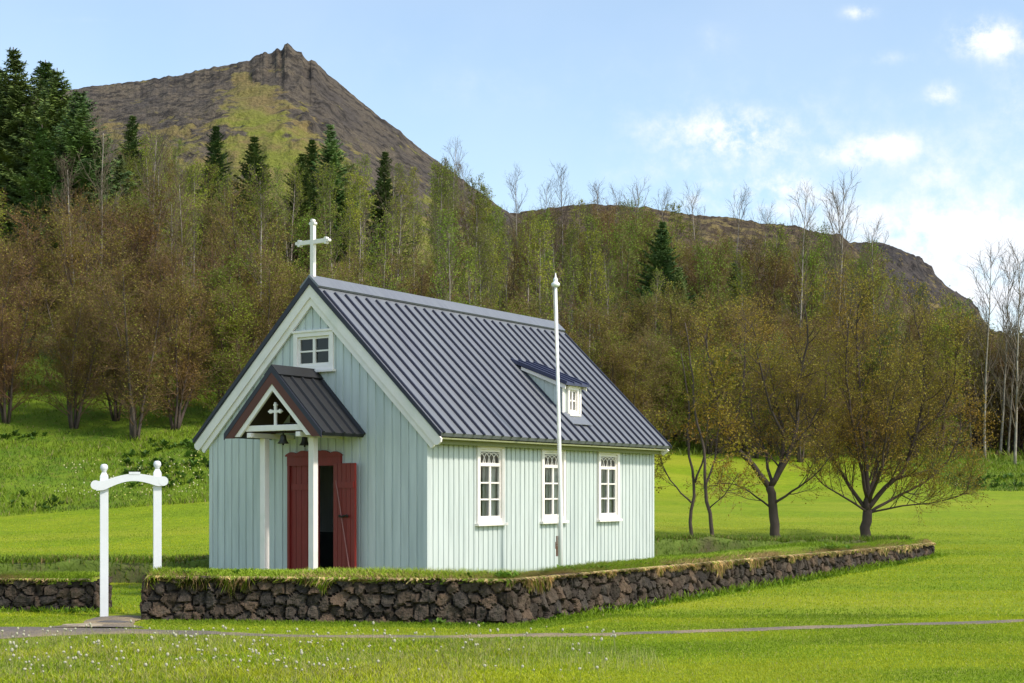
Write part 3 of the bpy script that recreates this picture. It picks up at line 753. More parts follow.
# roof cross ----------------------------------------------------------
def cross(name, parent, T, h, arm_z, half, r, m, thick=.05):
    mb = MB(); mb.box((-r,-thick/2,0),(r,thick/2,h),T); mb.box((-half,-thick/2+.002,arm_z-r),(half,thick/2-.002,arm_z+r),T)
    for cx,cz,dx,dz in ((0,h,0,1),(-half,arm_z,-1,0),(half,arm_z,1,0)):
        for ox,oz in ((0,0),(1,0),(-1,0)):
            ax = cx+(dx*r*.9 if ox==0 else -dx*r*.5)+(dz*ox*r*.95); az = cz+(dz*r*.9 if ox==0 else -dz*r*.5)+(dx*ox*r*.95)
            poly = [(ax+r*.8*math.cos(2*math.pi*k/12), az+r*.8*math.sin(2*math.pi*k/12)) for k in range(12)]
            e = .001*(ox+2); mb.prism(poly, -thick/2-e, thick/2+e, T)
    return mb.build(name, m, parent, fix=True)
cross('roof_cross', chap, Matrix.Translation((-.01,.0,4.74)), .87, .58, .275, .031, WHITE, .06)

# dormer ---------------------------------------------------------------
dx0, dyA, dyB = 1.95, 3.90, 4.50
dm = MB()
shed = lambda x: 3.74-(x-1.06)*.385
mint_side = []
for yy, e in ((dyA,.03),(dyB-.03,.03)):
    n = 5
    xs_ = [1.10+(dx0-1.10)*i/n for i in range(n+1)]
    for i in range(n):
        a, b = xs_[i]+.004, xs_[i+1]-.004
        P4 = [(a,roofz(a)-.05),(b,roofz(b)-.05),(b,shed(b)-.04),(a,max(shed(a)-.04, roofz(a)-.04))]
        dm.prism(P4, yy, yy+e)
    dm.prism([(1.08,roofz(1.08)-.06),(dx0,roofz(dx0)-.06),(dx0,shed(dx0)-.04),(1.08,shed(1.08)-.045)], yy+.006, yy+e-.006)
TD = Matrix(((0,-1,0,dx0),(1,0,0,0),(0,0,1,0),(0,0,0,1)))
zb = roofz(dx0)-.03
dm.box((dyA,0,zb),(dyA+.13,.03,shed(dx0)-.04),TD); dm.box((dyB-.13,0,zb),(dyB,.03,shed(dx0)-.04),TD)
dm.box((dyA+.13,0,shed(dx0)-.085),(dyB-.13,.03,shed(dx0)-.04),TD)
dorm = dm.build('dormer', MINT, chap, fix=True)
window(TD, dyA+.13, dyB-.13, zb+.05, shed(dx0)-.06, 2, 2, 0, trim=.05, parent=dorm, sash=.02, sillw=.01)
tr_ = MB(); 
for yy in (dyA-.004, dyB-.056): tr_.box((yy,-.012,zb),(yy+.06,-.001,shed(dx0)-.04),TD)
for yy0,yy1 in ((dyA-.05,dyA-.03),(dyB+.03,dyB+.05)):
    tr_.prism([(1.18,shed(1.18)-.055),(1.18,shed(1.18)-.002),(dx0+.09,shed(dx0+.09)-.002),(dx0+.09,shed(dx0+.09)-.075)], yy0, yy1)
tr_.build('trim', WHITE, dorm, fix=True)
dr = MB(); dr.prism([(.98,shed(.98)+.01),(dx0+.12,shed(dx0+.12)),(dx0+.12,shed(dx0+.12)+.04),(.98,shed(.98)+.05)], dyA-.07, dyB+.08)
for k in range(4):
    yy = dyA-.05+k*(dyB-dyA+.11)/3
    dr.prism([(.98,shed(.98)+.045),(dx0+.13,shed(dx0+.13)+.035),(dx0+.13,shed(dx0+.13)+.065),(.98,shed(.98)+.075)], yy-.015, yy+.015)
dr.build('dormer_roof', mat('navy_roof_sheet',(.05,.055,.10),.45,.1,5), dorm, fix=True)
ap = MB(); ap.prism([(dx0-.02,roofz(dx0)+.045),(dx0+.22,roofz(dx0+.22)+.045),(dx0+.22,roofz(dx0+.22)+.055),(dx0-.02,roofz(dx0)+.06)], dyA-.02, dyB+.02)
ap.build('flashing', ROOF, dorm, fix=True)

# porch ------------------------------------------------------------------
pc = .07; PH = .925; PA = 3.375; PS = 1.015; PY0 = -.97
pz = lambda d: PA-PS*abs(d)
porch = MB()
for sx in (-1,1):
    P4 = [(pc,PA),(pc+sx*PH,pz(PH)),(pc+sx*(PH-.03),pz(PH)-.045),(pc,PA-.06)]
    porch.prism(P4 if sx>0 else P4[::-1], PY0, -.021)
pr = porch.build('porch_roof', PORCHROOF, chap, fix=True)
ps = MB()
for sx in (-1,1):
    d = Vector((sx,0,-PS)).normalized(); n_ = Vector((sx*PS,0,1)).normalized(); a = Vector((pc,0,PA))+d*.19; b = Vector((pc+sx*PH,0,pz(PH)))+d*.012
    for i in range(5):
        y = PY0+.035+i*.222
        vs = []
        for p in (a,b):
            for (yy,hh) in ((y-.026,.001),(y-.014,.032),(y+.014,.032),(y+.026,.001)): q = p+n_*hh; vs.append((q.x,yy,q.z))
        ps.add(vs, [(0,1,5,4),(1,2,6,5),(2,3,7,6),(0,3,2,1),(4,5,6,7)])
    b0 = Vector((pc,0,PA))+d*.17
    P4 = [(pc,PA+.05),(b0.x+n_.x*.036,b0.z+n_.z*.036),(b0.x+n_.x*.01,b0.z+n_.z*.01),(pc,PA+.01)]
    ps.prism(P4 if sx>0 else P4[::-1], PY0-.012, -.022)
ps.build('standing_seam', PORCHROOF, pr, fix=True)
for nm, o1, o2, ya, yb, m, ex in (('verge_flashing',-.03,.065,PY0-.016,PY0-.001,SEAM,PH+.012),('bargeboard',.06,.225,PY0-.012,PY0+.03,BROWN,PH-.004),('inner_bargeboard',.22,.325,PY0+.004,PY0+.04,WHITE,PH-.13)):
    mb = MB()
    for sx in (-1,1):
        cut = pz(PH)-.055 if nm != 'inner_bargeboard' else pz(PH)-.035
        if nm == 'verge_flashing': poly = [(0,PA-o1),(ex,pz(ex)-o1),(ex,pz(ex)-o2),(0,PA-o2)]
        else:
            xe = (PA-o2-cut)/PS; xo = (PA-o1-cut)/PS; xo = min(xo, ex)
            poly = [(0,PA-o1),(xo,pz(xo)-o1),(xo,cut) if pz(xo)-o1 > cut+.003 else (xo,cut-.001),(xe,cut),(0,PA-o2)]
        poly = [(pc+sx*a,b) for a,b in poly]
        mb.prism(poly if sx>0 else poly[::-1], ya, yb)
    mb.build(nm, m, chap if nm != 'verge_flashing' else pr, fix=True)
tb = MB(); tb.box((pc-.56,PY0+.045,2.475),(pc+.56,PY0+.10,2.56)); tb.build('tie_beam', WHITE, chap, bevel=.006)
wp = MB()
for s_ in (-.47,.47): wp.box((pc+s_-.04,PY0+.02,2.385),(pc+s_+.04,-.02,2.455))
wp.build('wall_plate', WHITE, chap, bevel=.006)
for s_ in (-.47,.47):
    mb = MB(); x = pc+s_; mb.box((x-.05,-.67,-.1),(x+.05,-.57,2.383)); mb.build('porch_post', WHITE, chap, bevel=.008)
cross('porch_cross', chap, Matrix.Translation((pc+.005,PY0+.07,2.555)), .30, .20, .10, .018, WHITE, .03)
li = MB()      # boarded underside and back of the porch gable
for sx in (-1,1):
    P4 = [(pc,PA-.062),(pc+sx*(PH-.06),pz(PH-.06)-.062),(pc+sx*(PH-.06),pz(PH-.06)-.075),(pc,PA-.08)]
    li.prism(P4 if sx>0 else P4[::-1], PY0+.045, -.022)
for k in range(5):
    z = 2.5+k*.14
    w_ = (PA-.11-z-.12)/PS
    if w_ > .05: li.box((pc-w_,-.045,z),(pc+w_,-.024,z+.13))
li.build('porch_lining', DARKWOOD, chap, fix=True)
step = MB(); step.box((-.55,-.95,-.05),(.62,-.06,.07)); step.build('doorstep', PLINTH, chap, bevel=.01)
# bells hang inside the porch: things of their own
def bell(x, y, ztop, s, label):
    T = ch_w @ Matrix.Translation((x,y,ztop))
    root = empty('bell', tuple(T.translation)); tag(root, label, 'bell', 'bells hanging in the porch')
    mb = MB(); mb.lathe([(0.0,-.035),(.028*s,-.035),(.04*s,-.05),(.045*s,-.09),(.055*s,-.125),(.078*s,-.155),(.085*s,-.165),(.07*s,-.163),(.03*s,-.06),(.0,-.055)], 20)
    mb.build('bell_body', BRONZE, root, smooth=True)
    mb = MB(); mb.tube([(0,0,.0),(0,0,-.04)], .012, 6); mb.box((-.05,-.015,-.005),(.05,.015,.02)); mb.build('yoke', IRON, root)
    mb = MB(); mb.lathe([(0,-.19),(.014,-.185),(.014,-.172),(.005,-.16),(.005,-.06),(0,-.06)], 10); mb.build('clapper', IRON, root, smooth=True)
bell(.13,-.80,2.46,1.0,'dark bell hanging under the front beam of the porch')
bell(.27,-.50,2.44,.95,'second dark bell, deeper in the porch beside the post')
bm_ = MB(); bm_.box((pc-.43,-.53,2.46),(pc+.43,-.47,2.52)); bm_.build('bell_beam', DARKWOOD, chap)
# interior seen through the door: pews, altar end with a lamp-less candle stand
def interior(name, label, cat, build, m):
    mb = MB(); build(mb, ch_w); return tag(mb.build(name, m), label, cat)
pewm = mat('pew_paint', (.10,.12,.11), .6)
k_ = 0
for sx, side in ((-1,'left'),(1,'right')):
    mb = MB(); T = ch_w
    x0, x1 = (-1.8,-.35) if sx < 0 else (.35,1.8)
    mb.box((x0,1.6,.16),(x1,1.64,.95),T); mb.box((x0,1.62,.55),(x1,1.98,.59),T); mb.box((x0,1.6,.16),(x0+.04,2.0,.75),T); mb.box((x1-.04,1.6,.16),(x1,2.0,.75),T)
    tag(mb.build('pew', pewm), f'painted pew inside the chapel on the {side} of the aisle', 'pew')
mb = MB(); mb.box((-.55,6.0,.16),(.55,6.45,1.0),ch_w); mb.box((-.62,5.95,1.0),(.62,6.5,1.05),ch_w); mb.prism([(-.45,1.05),(.45,1.05),(.45,1.75),(0,2.0),(-.45,1.75)],6.5,6.56,ch_w)
tag(mb.build('altar', CURT, fix=True), 'pale altar at the far end inside the chapel, seen through the door', 'altar')

# ------------------------------------------------------------------ gate
def gate():
    gx, gy = -5.22, 18.2; g2x = px(157.3,18.38); g2y = 18.38
    root = empty('garden_gate', (gx,gy,0)); tag(root, 'white wooden gateway of two posts and a curved top bar in the wall gap', 'gateway')
    d = Vector((g2x-gx, g2y-gy, 0)); L_ = d.length; ang = math.atan2(d.y,d.x)
    T = Matrix.Translation((0,0,0)) @ Matrix.Rotation(ang,4,'Z')
    for (xo, zt) in ((0,1.96),(L_,2.005)):
        mb = MB(); r = .052; zc = zt-.16
        mb.box((xo-r,-r,-.05),(xo+r,r,zc),T)
        mb.add([(xo-r,-r,zc),(xo+r,-r,zc),(xo+r,r,zc),(xo-r,r,zc),(xo-.028,-.028,zc+.05),(xo+.028,-.028,zc+.05),(xo+.028,.028,zc+.05),(xo-.028,.028,zc+.05)],
               [(0,1,5,4),(1,2,6,5),(2,3,7,6),(3,0,4,7),(4,5,6,7)],T)
        p = mb.build('gate_post', WHITE2, root, bevel=.006)
        mb = MB(); mb.lathe([(0,zc+.045),(.03,zc+.05),(.028,zc+.065),(.042,zc+.085),(.050,zc+.11),(.043,zc+.14),(.03,zc+.155),(0,zc+.16)], 14, T @ Matrix.Translation((xo,0,0)))
        mb.build('finial', WHITE2, p, smooth=True)
    # arched bar
    mb = MB(); n = 28; up = []; lo = []
    z0 = lambda t: 1.69+.05*t
    for i in range(n+1):
        t = -.15+1.26*i/n; x = t*L_; arch = .062*math.sin(math.pi*min(1,max(0,t)))
        up.append((x, z0(t)+.055+arch)); lo.append((x, z0(t)-.065+arch*1.45))
    mb.prism(up[::-1]+lo, -.095, -.054, T)
    for t,xc in ((0,-.105),(1,L_+.075)):
        poly = [(xc+.06*math.cos(2*math.pi*k/20), z0(t)+.0+.06*math.sin(2*math.pi*k/20)) for k in range(20)]
        mb.prism(poly, -.097, -.052, T)
    m_ = L_/2+.05; mb.box((m_-.075,-.10,1.69+.028+.055+.052),(m_+.065,-.05,1.69+.028+.055+.085),T)
    mb.build('curved_bar', WHITE2, root, fix=True)
    return root
gate()

# ------------------------------------------------------------------ flagpole
def flagpole():
    x, y = .72, 21.05; z0 = .2
    root = empty('flagpole', (x,y,z0)); tag(root, 'tall thin white flagpole with turned finial beside the chapel wall', 'flagpole')
    top = Vector((-.075,0,4.46))
    mb = MB(); mb.tube([(0,0,-.3),(0,0,1.2),top*.5+Vector((.015,0,0)),top], [.034,.033,.029,.022], 14); p = mb.build('pole', POLE, root, smooth=True)
    mb = MB(); mb.lathe([(0,-.02),(.05,-.02),(.062,.0),(.062,.03),(.04,.045),(.03,.06),(.036,.08),(.03,.10),(.014,.12),(.006,.18),(.0,.185)], 14, Matrix.Translation(top)); mb.build('finial', POLE, root, smooth=True)
    mb = MB(); mb.box((-.07,-.03,.45),(-.04,.0,.75)); mb.tube([(-.055,-.03,.62),(-.075,-.05,.66),(-.075,-.05,.56)], .008, 5); mb.build('cleat', RUST, root)
    mb = MB(); mb.tube([(-.055,-.03,.6),(-.05,-.03,1.1),(-.035,-.03,1.5),(-.05,-.02,3.0),top+Vector((-.04,-.02,-.03))], .005, 4); mb.build('halyard', mat('rope',(.45,.42,.36),.9), root)
flagpole()

# ------------------------------------------------------------------ trees
UP = Vector((0,0,1))
class Tree:
    def __init__(s, seed):
        s.r = random.Random(seed); s.trunk = MB(); s.crown = MB(); s.tv=[]; s.leaves = []
    def poly(s, p, d, L, n, wander, trop):
        pts = [p.copy()]; d = d.normalized()
        for i in range(n):
            d = (d + Vector((s.r.gauss(0,wander),s.r.gauss(0,wander),s.r.gauss(0,wander)*.7)) + UP*trop).normalized()
            p = p + d*(L/n); pts.append(p.copy())
        return pts
    def radd(s, mb, pts, r0, r1, n, m=0):
        k = len(pts)-1; mb.tube(pts, [r0+(r1-r0)*(i/k)**.8 for i in range(k+1)], n, m)
    def at(s, pts, t):
        k = (len(pts)-1)*t; i = min(int(k), len(pts)-2); f = k-i
        return pts[i].lerp(pts[i+1], f), (pts[i+1]-pts[i]).normalized()
    def side(s, d, ang, az=None):
        a = d.orthogonal().normalized(); b = d.cross(a); t = s.r.uniform(0, 2*math.pi) if az is None else az
        o = a*math.cos(t)+b*math.sin(t); return (d*math.cos(ang)+o*math.sin(ang)).normalized()
    def leaf(s, p, size):
        r = s.r; d = Vector((r.gauss(0,1),r.gauss(0,1),r.gauss(0,.8))).normalized(); e = d.orthogonal().normalized()
        e = Matrix.Rotation(r.uniform(0,6.28),3,d) @ e; w = size*.36; s.crown.add([p, p+d*size*.5+e*w, p+d*size, p+d*size*.5-e*w], [(0,1,2,3)], None, 1)
    def ramify(s, pts, r0, L, lvl, P):
        """children of a limb given as polyline"""
        cfg = P['lv'][lvl]; n = cfg['n'] if lvl else cfg['n']
        n = max(1, int(n*s.r.uniform(.8,1.2)*(cfg.get('perlen', 0)*L if cfg.get('perlen') else 1)))
        for i in range(n):
            t = cfg['t0']+(1-cfg['t0'])*((i+s.r.random())/n)
            p, d = s.at(pts, min(t,.995)); shape = cfg['shape'](t)
            l = cfg['len']*shape*s.r.uniform(.7,1.25)*P['scale']
            if l < .05: continue
            dd = s.side(d, cfg['ang']*s.r.uniform(.7,1.3)); 
            q = s.poly(p, dd, l, cfg['seg'], cfg['wan'], cfg['trop'])
            rr_ = min(r0*(1-t*.75)*cfg['rr'], cfg['rmax']); rr_ = max(rr_, cfg['rmin'])
            last = lvl == len(P['lv'])-1
            mb = s.trunk if cfg.get('trunk') else s.crown
            s.radd(mb, q, rr_, max(cfg['rmin']*.6,rr_*.25), cfg['sides'], 0)
            if not last: s.ramify(q, rr_, l, lvl+1, P)
            nl = cfg.get('leaf', 0)
            for _ in range(int(nl) + (s.r.random() < nl-int(nl))):
                pp, _d = s.at(q, s.r.uniform(.25,1)); s.leaf(pp+Vector((s.r.gauss(0,.03),)*3), P['leaf']*s.r.uniform(.6,1.3))
    def build(s, name, bark, twig, leafm):
        root = empty(name); 
        s.trunk.build('trunk', bark, root, smooth=True); s.crown.build('crown', [twig, leafm], root)
        return root
rou = lambda p: (lambda t: max(.15, math.sin(math.pi*min(1,max(0,(t*p[0]+p[1]))))**p[2]))
def birch(seed, stems=4, h=6.2, leaves=2.2, leafm=LEAF_B, name='birch_tree', leafsz=.062, twig=TWIG_B, bark=BARK, spread=.28, n2=8, n3=8):
    T = Tree(seed); r = T.r
    P = dict(scale=h/6.2, leaf=leafsz, lv=[
        dict(n=19,t0=.09,len=1.45,shape=lambda t: 1.05-.75*t,ang=R(46),seg=6,wan=.13,trop=.07,rr=.5,rmax=.03,rmin=.009,sides=4),
        dict(n=n2,t0=.12,len=.75,shape=lambda t: 1.1-.5*t,ang=R(40),seg=4,wan=.16,trop=.05,rr=.55,rmax=.012,rmin=.006,sides=3,leaf=leaves*.6),
        dict(n=n3,t0=.1,len=.38,shape=lambda t: 1.0,ang=R(38),seg=2,wan=.2,trop=.03,rr=.6,rmax=.006,rmin=.0038,sides=3,leaf=leaves)])
    for k in range(stems):
        az = 2*math.pi*k/stems+r.uniform(-.5,.5); lean = spread*r.uniform(.4,1.3)
        d = Vector((math.cos(az)*lean, math.sin(az)*lean, 1)); hh = h*r.uniform(.78,1.0)
        q = T.poly(Vector((math.cos(az)*.08,math.sin(az)*.08,-.15)), d, hh, 10, .07, .06)
        T.radd(T.trunk, q, .075*h/6.2*r.uniform(.7,1.1), .012, 6); T.ramify(q, .06, hh, 0, P)
    return T.build(name, bark, twig, leafm)
def aspen(seed, h=9, leaves=1.8, leafm=LEAF_G, name='poplar_tree', bark=PALEBARK, twig=TWIG_G, n=30, leafsz=.078, up=R(34), ln=1.5, n2=9, n3=5):
    T = Tree(seed); r = T.r
    P = dict(scale=h/9, leaf=leafsz, lv=[
        dict(n=n,t0=.18,len=ln,shape=lambda t: .35+1.0*math.sin(math.pi*(.25+.72*t)),ang=up,seg=5,wan=.08,trop=.14,rr=.42,rmax=.035,rmin=.011,sides=4,trunk=False),
        dict(n=n2,t0=.15,len=.62,shape=lambda t: 1.1-.6*t,ang=R(38),seg=3,wan=.12,trop=.12,rr=.5,rmax=.012,rmin=.007,sides=3,leaf=leaves),
        dict(n=n3,t0=.2,len=.30,shape=lambda t: 1.0,ang=R(35),seg=2,wan=.15,trop=.1,rr=.5,rmax=.007,rmin=.0045,sides=3,leaf=leaves)])
    q = T.poly(Vector((0,0,-.2)), Vector((r.uniform(-.04,.04),r.uniform(-.04,.04),1)), h, 14, .018, .03)
    T.radd(T.trunk, q, .07*h/9, .012, 7); T.ramify(q, .10, h, 0, P)
    return T.build(name, bark, twig, leafm)
def spruce(seed, h=9, wide=.20):
    T = Tree(seed); r = T.r
    q = T.poly(Vector((0,0,-.2)), UP, h, 10, .01, 0); T.radd(T.trunk, q, .13*h/9, .015, 7)
    z = .05*h
    while z < h*.985:
        t = z/h; L0 = h*wide*(1-t)**.9*r.uniform(.85,1.25); nb = r.randint(5,7); a0 = r.uniform(0,6.28)
        for k in range(nb):
            az = a0+2*math.pi*k/nb+r.uniform(-.25,.25); L = L0*r.uniform(.6,1.25)+.05
            d = Vector((math.cos(az), math.sin(az), .30-.55*(1-t)))
            p0, _ = T.at(q, min(.995, t)); b = T.poly(p0, d, L, 6, .05, .07); T.crown.tube(b, [.02*(1-i/7)+.004 for i in range(7)], 3)
            m = max(4, int(L*11))
            for j in range(m):
                s_ = (j+.3)/m; pp, dd = T.at(b, s_)
                sd = dd.cross(UP).normalized()
                for sg in (-1,1):
                    ll = L*.34*(1.05-s_)*r.uniform(.6,1.2)+.03+.07*(1-t)
                    e = (dd*.7+sd*sg*1.0+Vector((0,0,r.uniform(-.38,.02)))).normalized(); w = UP.cross(e).normalized()*.045 + UP*r.uniform(-.02,.02)
                    e2 = pp+e*ll
                    T.crown.add([pp-w*.9, pp+w*.9, e2+w*.3-UP*.02, e2-w*.3-UP*.02], [(0,1,2,3)], None, 1)
                    v = Vector((0,0,-.055)); T.crown.add([pp, e2, e2+v*.4+e*.01, pp+v], [(0,1,2,3)], None, 1)
                    # secondary sprigs
                    for _ in range(2):
                        c = pp+e*ll*r.uniform(.25,.85); g_ = (e*.8+Vector((r.gauss(0,.6),r.gauss(0,.6),r.gauss(-.1,.3)))).normalized(); w2 = g_.orthogonal().normalized()*.03
                        T.crown.add([c-w2, c+w2, c+g_*.15+w2*.3, c+g_*.15-w2*.3], [(0,1,2,3)], None, 1)
        z += h*.020*(1.0+.6*(1-t))*r.uniform(.6,1.3)+.02
    return T.build('spruce_tree', BARK, BARK, NEEDLE)

def kids(o): return [c for c in bpy.data.objects if c.parent == o]
KC = {}
def plant(src, x, y, s, rz, label, cat, group, sz=None):
    """first use moves the source itself, afterwards copies the tree and its parts"""
    if src not in KC: KC[src] = kids(src); t = src; 
    else:
        t = src.copy(); COL.objects.link(t)
        for c in KC[src]:
            k = c.copy(); COL.objects.link(k); k.parent = t
    t.location = (x, y, tz(x,y)); t.rotation_euler = (0,0,rz); t.scale = (s, s, sz or s)
    tag(t, label, cat, group); return t

# hero trees on the lawn --------------------------------------------------
def lawn_tree(seed, base, limbs, P, trunk_r, Yd, name='birch_tree', depth_limbs=2):
    """limbs: polylines of (px,py) as measured; turned into real 3-D limbs with their own depth"""
    T = Tree(seed); bx, by = base; r = T.r; sc = Yd/F
    for li_, (pts, r0, r1, dep) in enumerate(limbs):
        V = []
        for i, (a,b) in enumerate(pts): V.append(Vector(((a-bx)*sc, dep*i/(len(pts)-1), (by-b)*sc)))
        # smooth subdivision
        out = []
        for i in range(len(V)-1):
            p0, p1, p2, p3 = V[max(i-1,0)], V[i], V[i+1], V[min(i+2,len(V)-1)]
            for t in (0,.33,.66): out.append(.5*((2*p1)+(-p0+p2)*t+(2*p0-5*p1+4*p2-p3)*t*t+(-p0+3*p1-3*p2+p3)*t**3)+Vector((r.gauss(0,.015),r.gauss(0,.02),0)))
        out.append(V[-1]); T.radd(T.trunk, out, r0, r1, 9 if r0 > .06 else 6)
        L = sum((out[i+1]-out[i]).length for i in range(len(out)-1))
        if li_ > 0 or len(limbs) == 1: T.ramify(out, r0*.9, L, 0, P)
    return T.build(name, BARK, TWIG_B, LEAF_H)
PH1 = dict(scale=1, leaf=.042, lv=[
    dict(n=5,perlen=.72,t0=.2,len=1.15,shape=lambda t: 1.05-.5*t,ang=R(46),seg=7,wan=.12,trop=.075,rr=.5,rmax=.032,rmin=.009,sides=5,trunk=True),
    dict(n=8,t0=.12,len=.70,shape=lambda t: 1.1-.5*t,ang=R(42),seg=5,wan=.15,trop=.05,rr=.5,rmax=.010,rmin=.0045,sides=3,leaf=2.6),
    dict(n=6,t0=.08,len=.34,shape=lambda t: 1.0,ang=R(40),seg=3,wan=.2,trop=.03,rr=.6,rmax=.0042,rmin=.0026,sides=3,leaf=3.9)])
PH2 = dict(scale=1, leaf=.042, lv=[
    dict(n=5,perlen=.75,t0=.16,len=1.1,shape=lambda t: 1.05-.45*t,ang=R(42),seg=7,wan=.10,trop=.085,rr=.5,rmax=.032,rmin=.009,sides=5,trunk=True),
    dict(n=9,t0=.12,len=.70,shape=lambda t: 1.1-.5*t,ang=R(38),seg=5,wan=.13,trop=.06,rr=.5,rmax=.010,rmin=.0045,sides=3,leaf=2.4),
    dict(n=7,t0=.08,len=.34,shape=lambda t: 1.0,ang=R(38),seg=3,wan=.2,trop=.04,rr=.6,rmax=.0045,rmin=.0028,sides=3,leaf=3.6)])
Y1_, Y2_ = 35.5, 36.2
t1 = lawn_tree(101, (776,545), [
    ([(776,548),(775,525),(772,500),(770,486)], .135, .10, 0),
    ([(770,488),(752,466),(728,440),(716,410),(709,375),(702,338)], .085, .015, -.5),
    ([(771,488),(782,465),(785,430),(778,395),(772,350)], .075, .012, .6),
    ([(771,486),(786,460),(796,420),(795,385),(806,345),(802,308)], .08, .012, -.3),
    ([(728,440),(742,405),(748,360),(752,315)], .05, .01, .9),
    ([(785,440),(768,410),(757,370),(745,330)], .045, .01, -1.0),
    ([(774,505),(790,492),(808,478),(826,455)], .04, .01, -.8),
    ([(774,512),(757,497),(738,485),(718,484)], .03, .008, .6),
    ([(772,490),(770,455),(760,415),(763,370)], .05, .01, 1.6),
    ([(785,455),(808,430),(828,395),(834,355)], .04, .01, .6)], PH1, .13, Y1_)
t1.location = (px(776,Y1_), Y1_, tz(px(776,Y1_),Y1_)); tag(t1, 'forked birch in bronze bud on the lawn, left of the round-crowned one', 'tree', 'trees on the lawn behind the churchyard')
t2 = lawn_tree(202, (867,545), [
    ([(867,548),(866,530),(868,512)], .145, .12, 0),
    ([(868,514),(868,480),(862,430),(860,380),(858,330),(862,292)], .085, .012, .2),
    ([(868,514),(852,490),(836,462),(820,430),(808,390),(808,350)], .06, .01, .8),
    ([(868,512),(884,490),(902,472),(912,440),(920,400),(918,360),(908,312)], .075, .01, -.5),
    ([(870,514),(896,500),(925,486),(952,462),(966,430),(962,392)], .05, .008, .5),
    ([(866,505),(880,470),(890,425),(894,375),(888,318)], .06, .01, 1.4),
    ([(867,500),(856,460),(844,415),(836,365),(838,318)], .05, .01, -1.4),
    ([(868,515),(842,500),(818,486),(798,464)], .035, .008, -.9),
    ([(869,515),(900,508),(930,504),(956,494)], .03, .006, -.9),
    ([(912,440),(936,415),(948,385),(944,345)], .04, .008, -.9),
    ([(868,505),(875,470),(872,430),(880,380)], .05, .008, -2.0),
    ([(869,505),(885,475),(905,440),(925,400)], .05, .008, 1.9)], PH2, .14, Y2_)
t2.location = (px(867,Y2_), Y2_, tz(px(867,Y2_),Y2_)); tag(t2, 'broad round-crowned birch in bud on the lawn beyond the end of the wall', 'tree', 'trees on the lawn behind the churchyard')
PH3 = dict(scale=.8, leaf=.06, lv=[dict(PH1['lv'][0], n=4.5, t0=.2), dict(PH1['lv'][1], n=8), dict(PH1['lv'][2], n=6)])
t3 = lawn_tree(303, (692,543), [([(692,546),(691,520),(695,480),(688,440),(690,400),(682,350)], .055, .012, .2),([(695,480),(703,450),(706,415),(712,375)], .03, .008, -.5),([(691,500),(676,484),(664,462),(655,430)], .025, .008, .4)], PH3, .05, 35.0)
t3.location = (px(692,35.0), 35.0, tz(px(692,35.0),35.0)); tag(t3, 'slender young tree with a pale slim stem on the lawn, nearest the chapel', 'tree', 'trees on the lawn behind the churchyard')
t4 = lawn_tree(404, (714,543), [([(714,546),(711,520),(705,485),(703,445),(694,405),(690,360),(684,320)], .06, .012, -.2),([(705,485),(716,455),(722,420),(732,385)], .03, .008, .7),([(708,505),(722,492),(736,470)], .022, .007, -.4)], PH3, .05, 34.6)
t4.location = (px(714,34.6), 34.6, tz(px(714,34.6),34.6)); tag(t4, 'slim leaning dark-stemmed tree on the lawn, left of the forked birch', 'tree', 'trees on the lawn behind the churchyard')

# wood on the slope ----------------------------------------------------------
rw = random.Random(77)
brown = [birch(11+i, stems=[4,5,3,4,5][i], h=6.2, leaves=[1.9,2.5,1.6,2.8,2.1][i]) for i in range(5)]
olive = [birch(31+i, stems=3, h=6.2, leaves=3.0, leafm=LEAF_G, spread=.2) for i in range(2)]
green = [aspen(41+i, leaves=[2.2,3.2,2.7,1.7][i]) for i in range(4)]
bare = [aspen(61+i, h=10, leaves=0.0, n=26, leafsz=.07, up=R(30), ln=1.7, n2=8, n3=3) for i in range(3)]
spr = [spruce(71+i, wide=[.34,.29,.38][i]) for i in range(3)]
placed = []
def ok(x, y, d):
    for a, b, e in placed:
        if (a-x)**2+(b-y)**2 < ((d+e)/2)**2: return False
    placed.append((x,y,d)); return True
# (px, top row, distance) of the trees that stand out
SPR = [(44,54,86,2,None),(28,44,84,0,'tallest dark spruce at the far left, top of the group'),(60,64,80,2,'dark spruce right of the tallest one at the far left'),(4,62,86,1,'dark spruce cut off by the left edge of the photo'),(84,84,76,2,'broad dark spruce at the right side of the left-hand group'),
       (131,110,104,1,'small spruce tip showing between the left group and the hill'),(215,120,100,1,'spruce left of the pair below the summit slope'),(250,133,92,0,'spruce right of centre of the left wood, against the grassy slope'),
       (336,118,110,0,'tall spruce right of the roof cross against the hill'),(312,134,112,1,None),(384,146,114,1,None),(657,215,92,0,'lone dark spruce rising from the wood behind the flagpole'),(735,258,100,1,'narrow spruce in the wood above the lawn trees'),(680,262,90,1,'low dark spruce just right of the lone spruce'),(120,150,92,1,None),(45,120,74,1,None),(300,150,104,2,None)]
for (p,yt,Yd,k,lab) in SPR:
    x = px(p,Yd); H = zat(yt,Yd)-tz(x,Yd); s = H/9.0
    placed.append((x,Yd,3.0)); w = min(s, 1.2) if p > 100 else s*1.15
    t = plant(spr[k], x, Yd, w, rw.uniform(0,6.28), lab or 'dark spruce mostly hidden among the leafless trees of the wood', 'tree', 'spruces in the wood', sz=s)
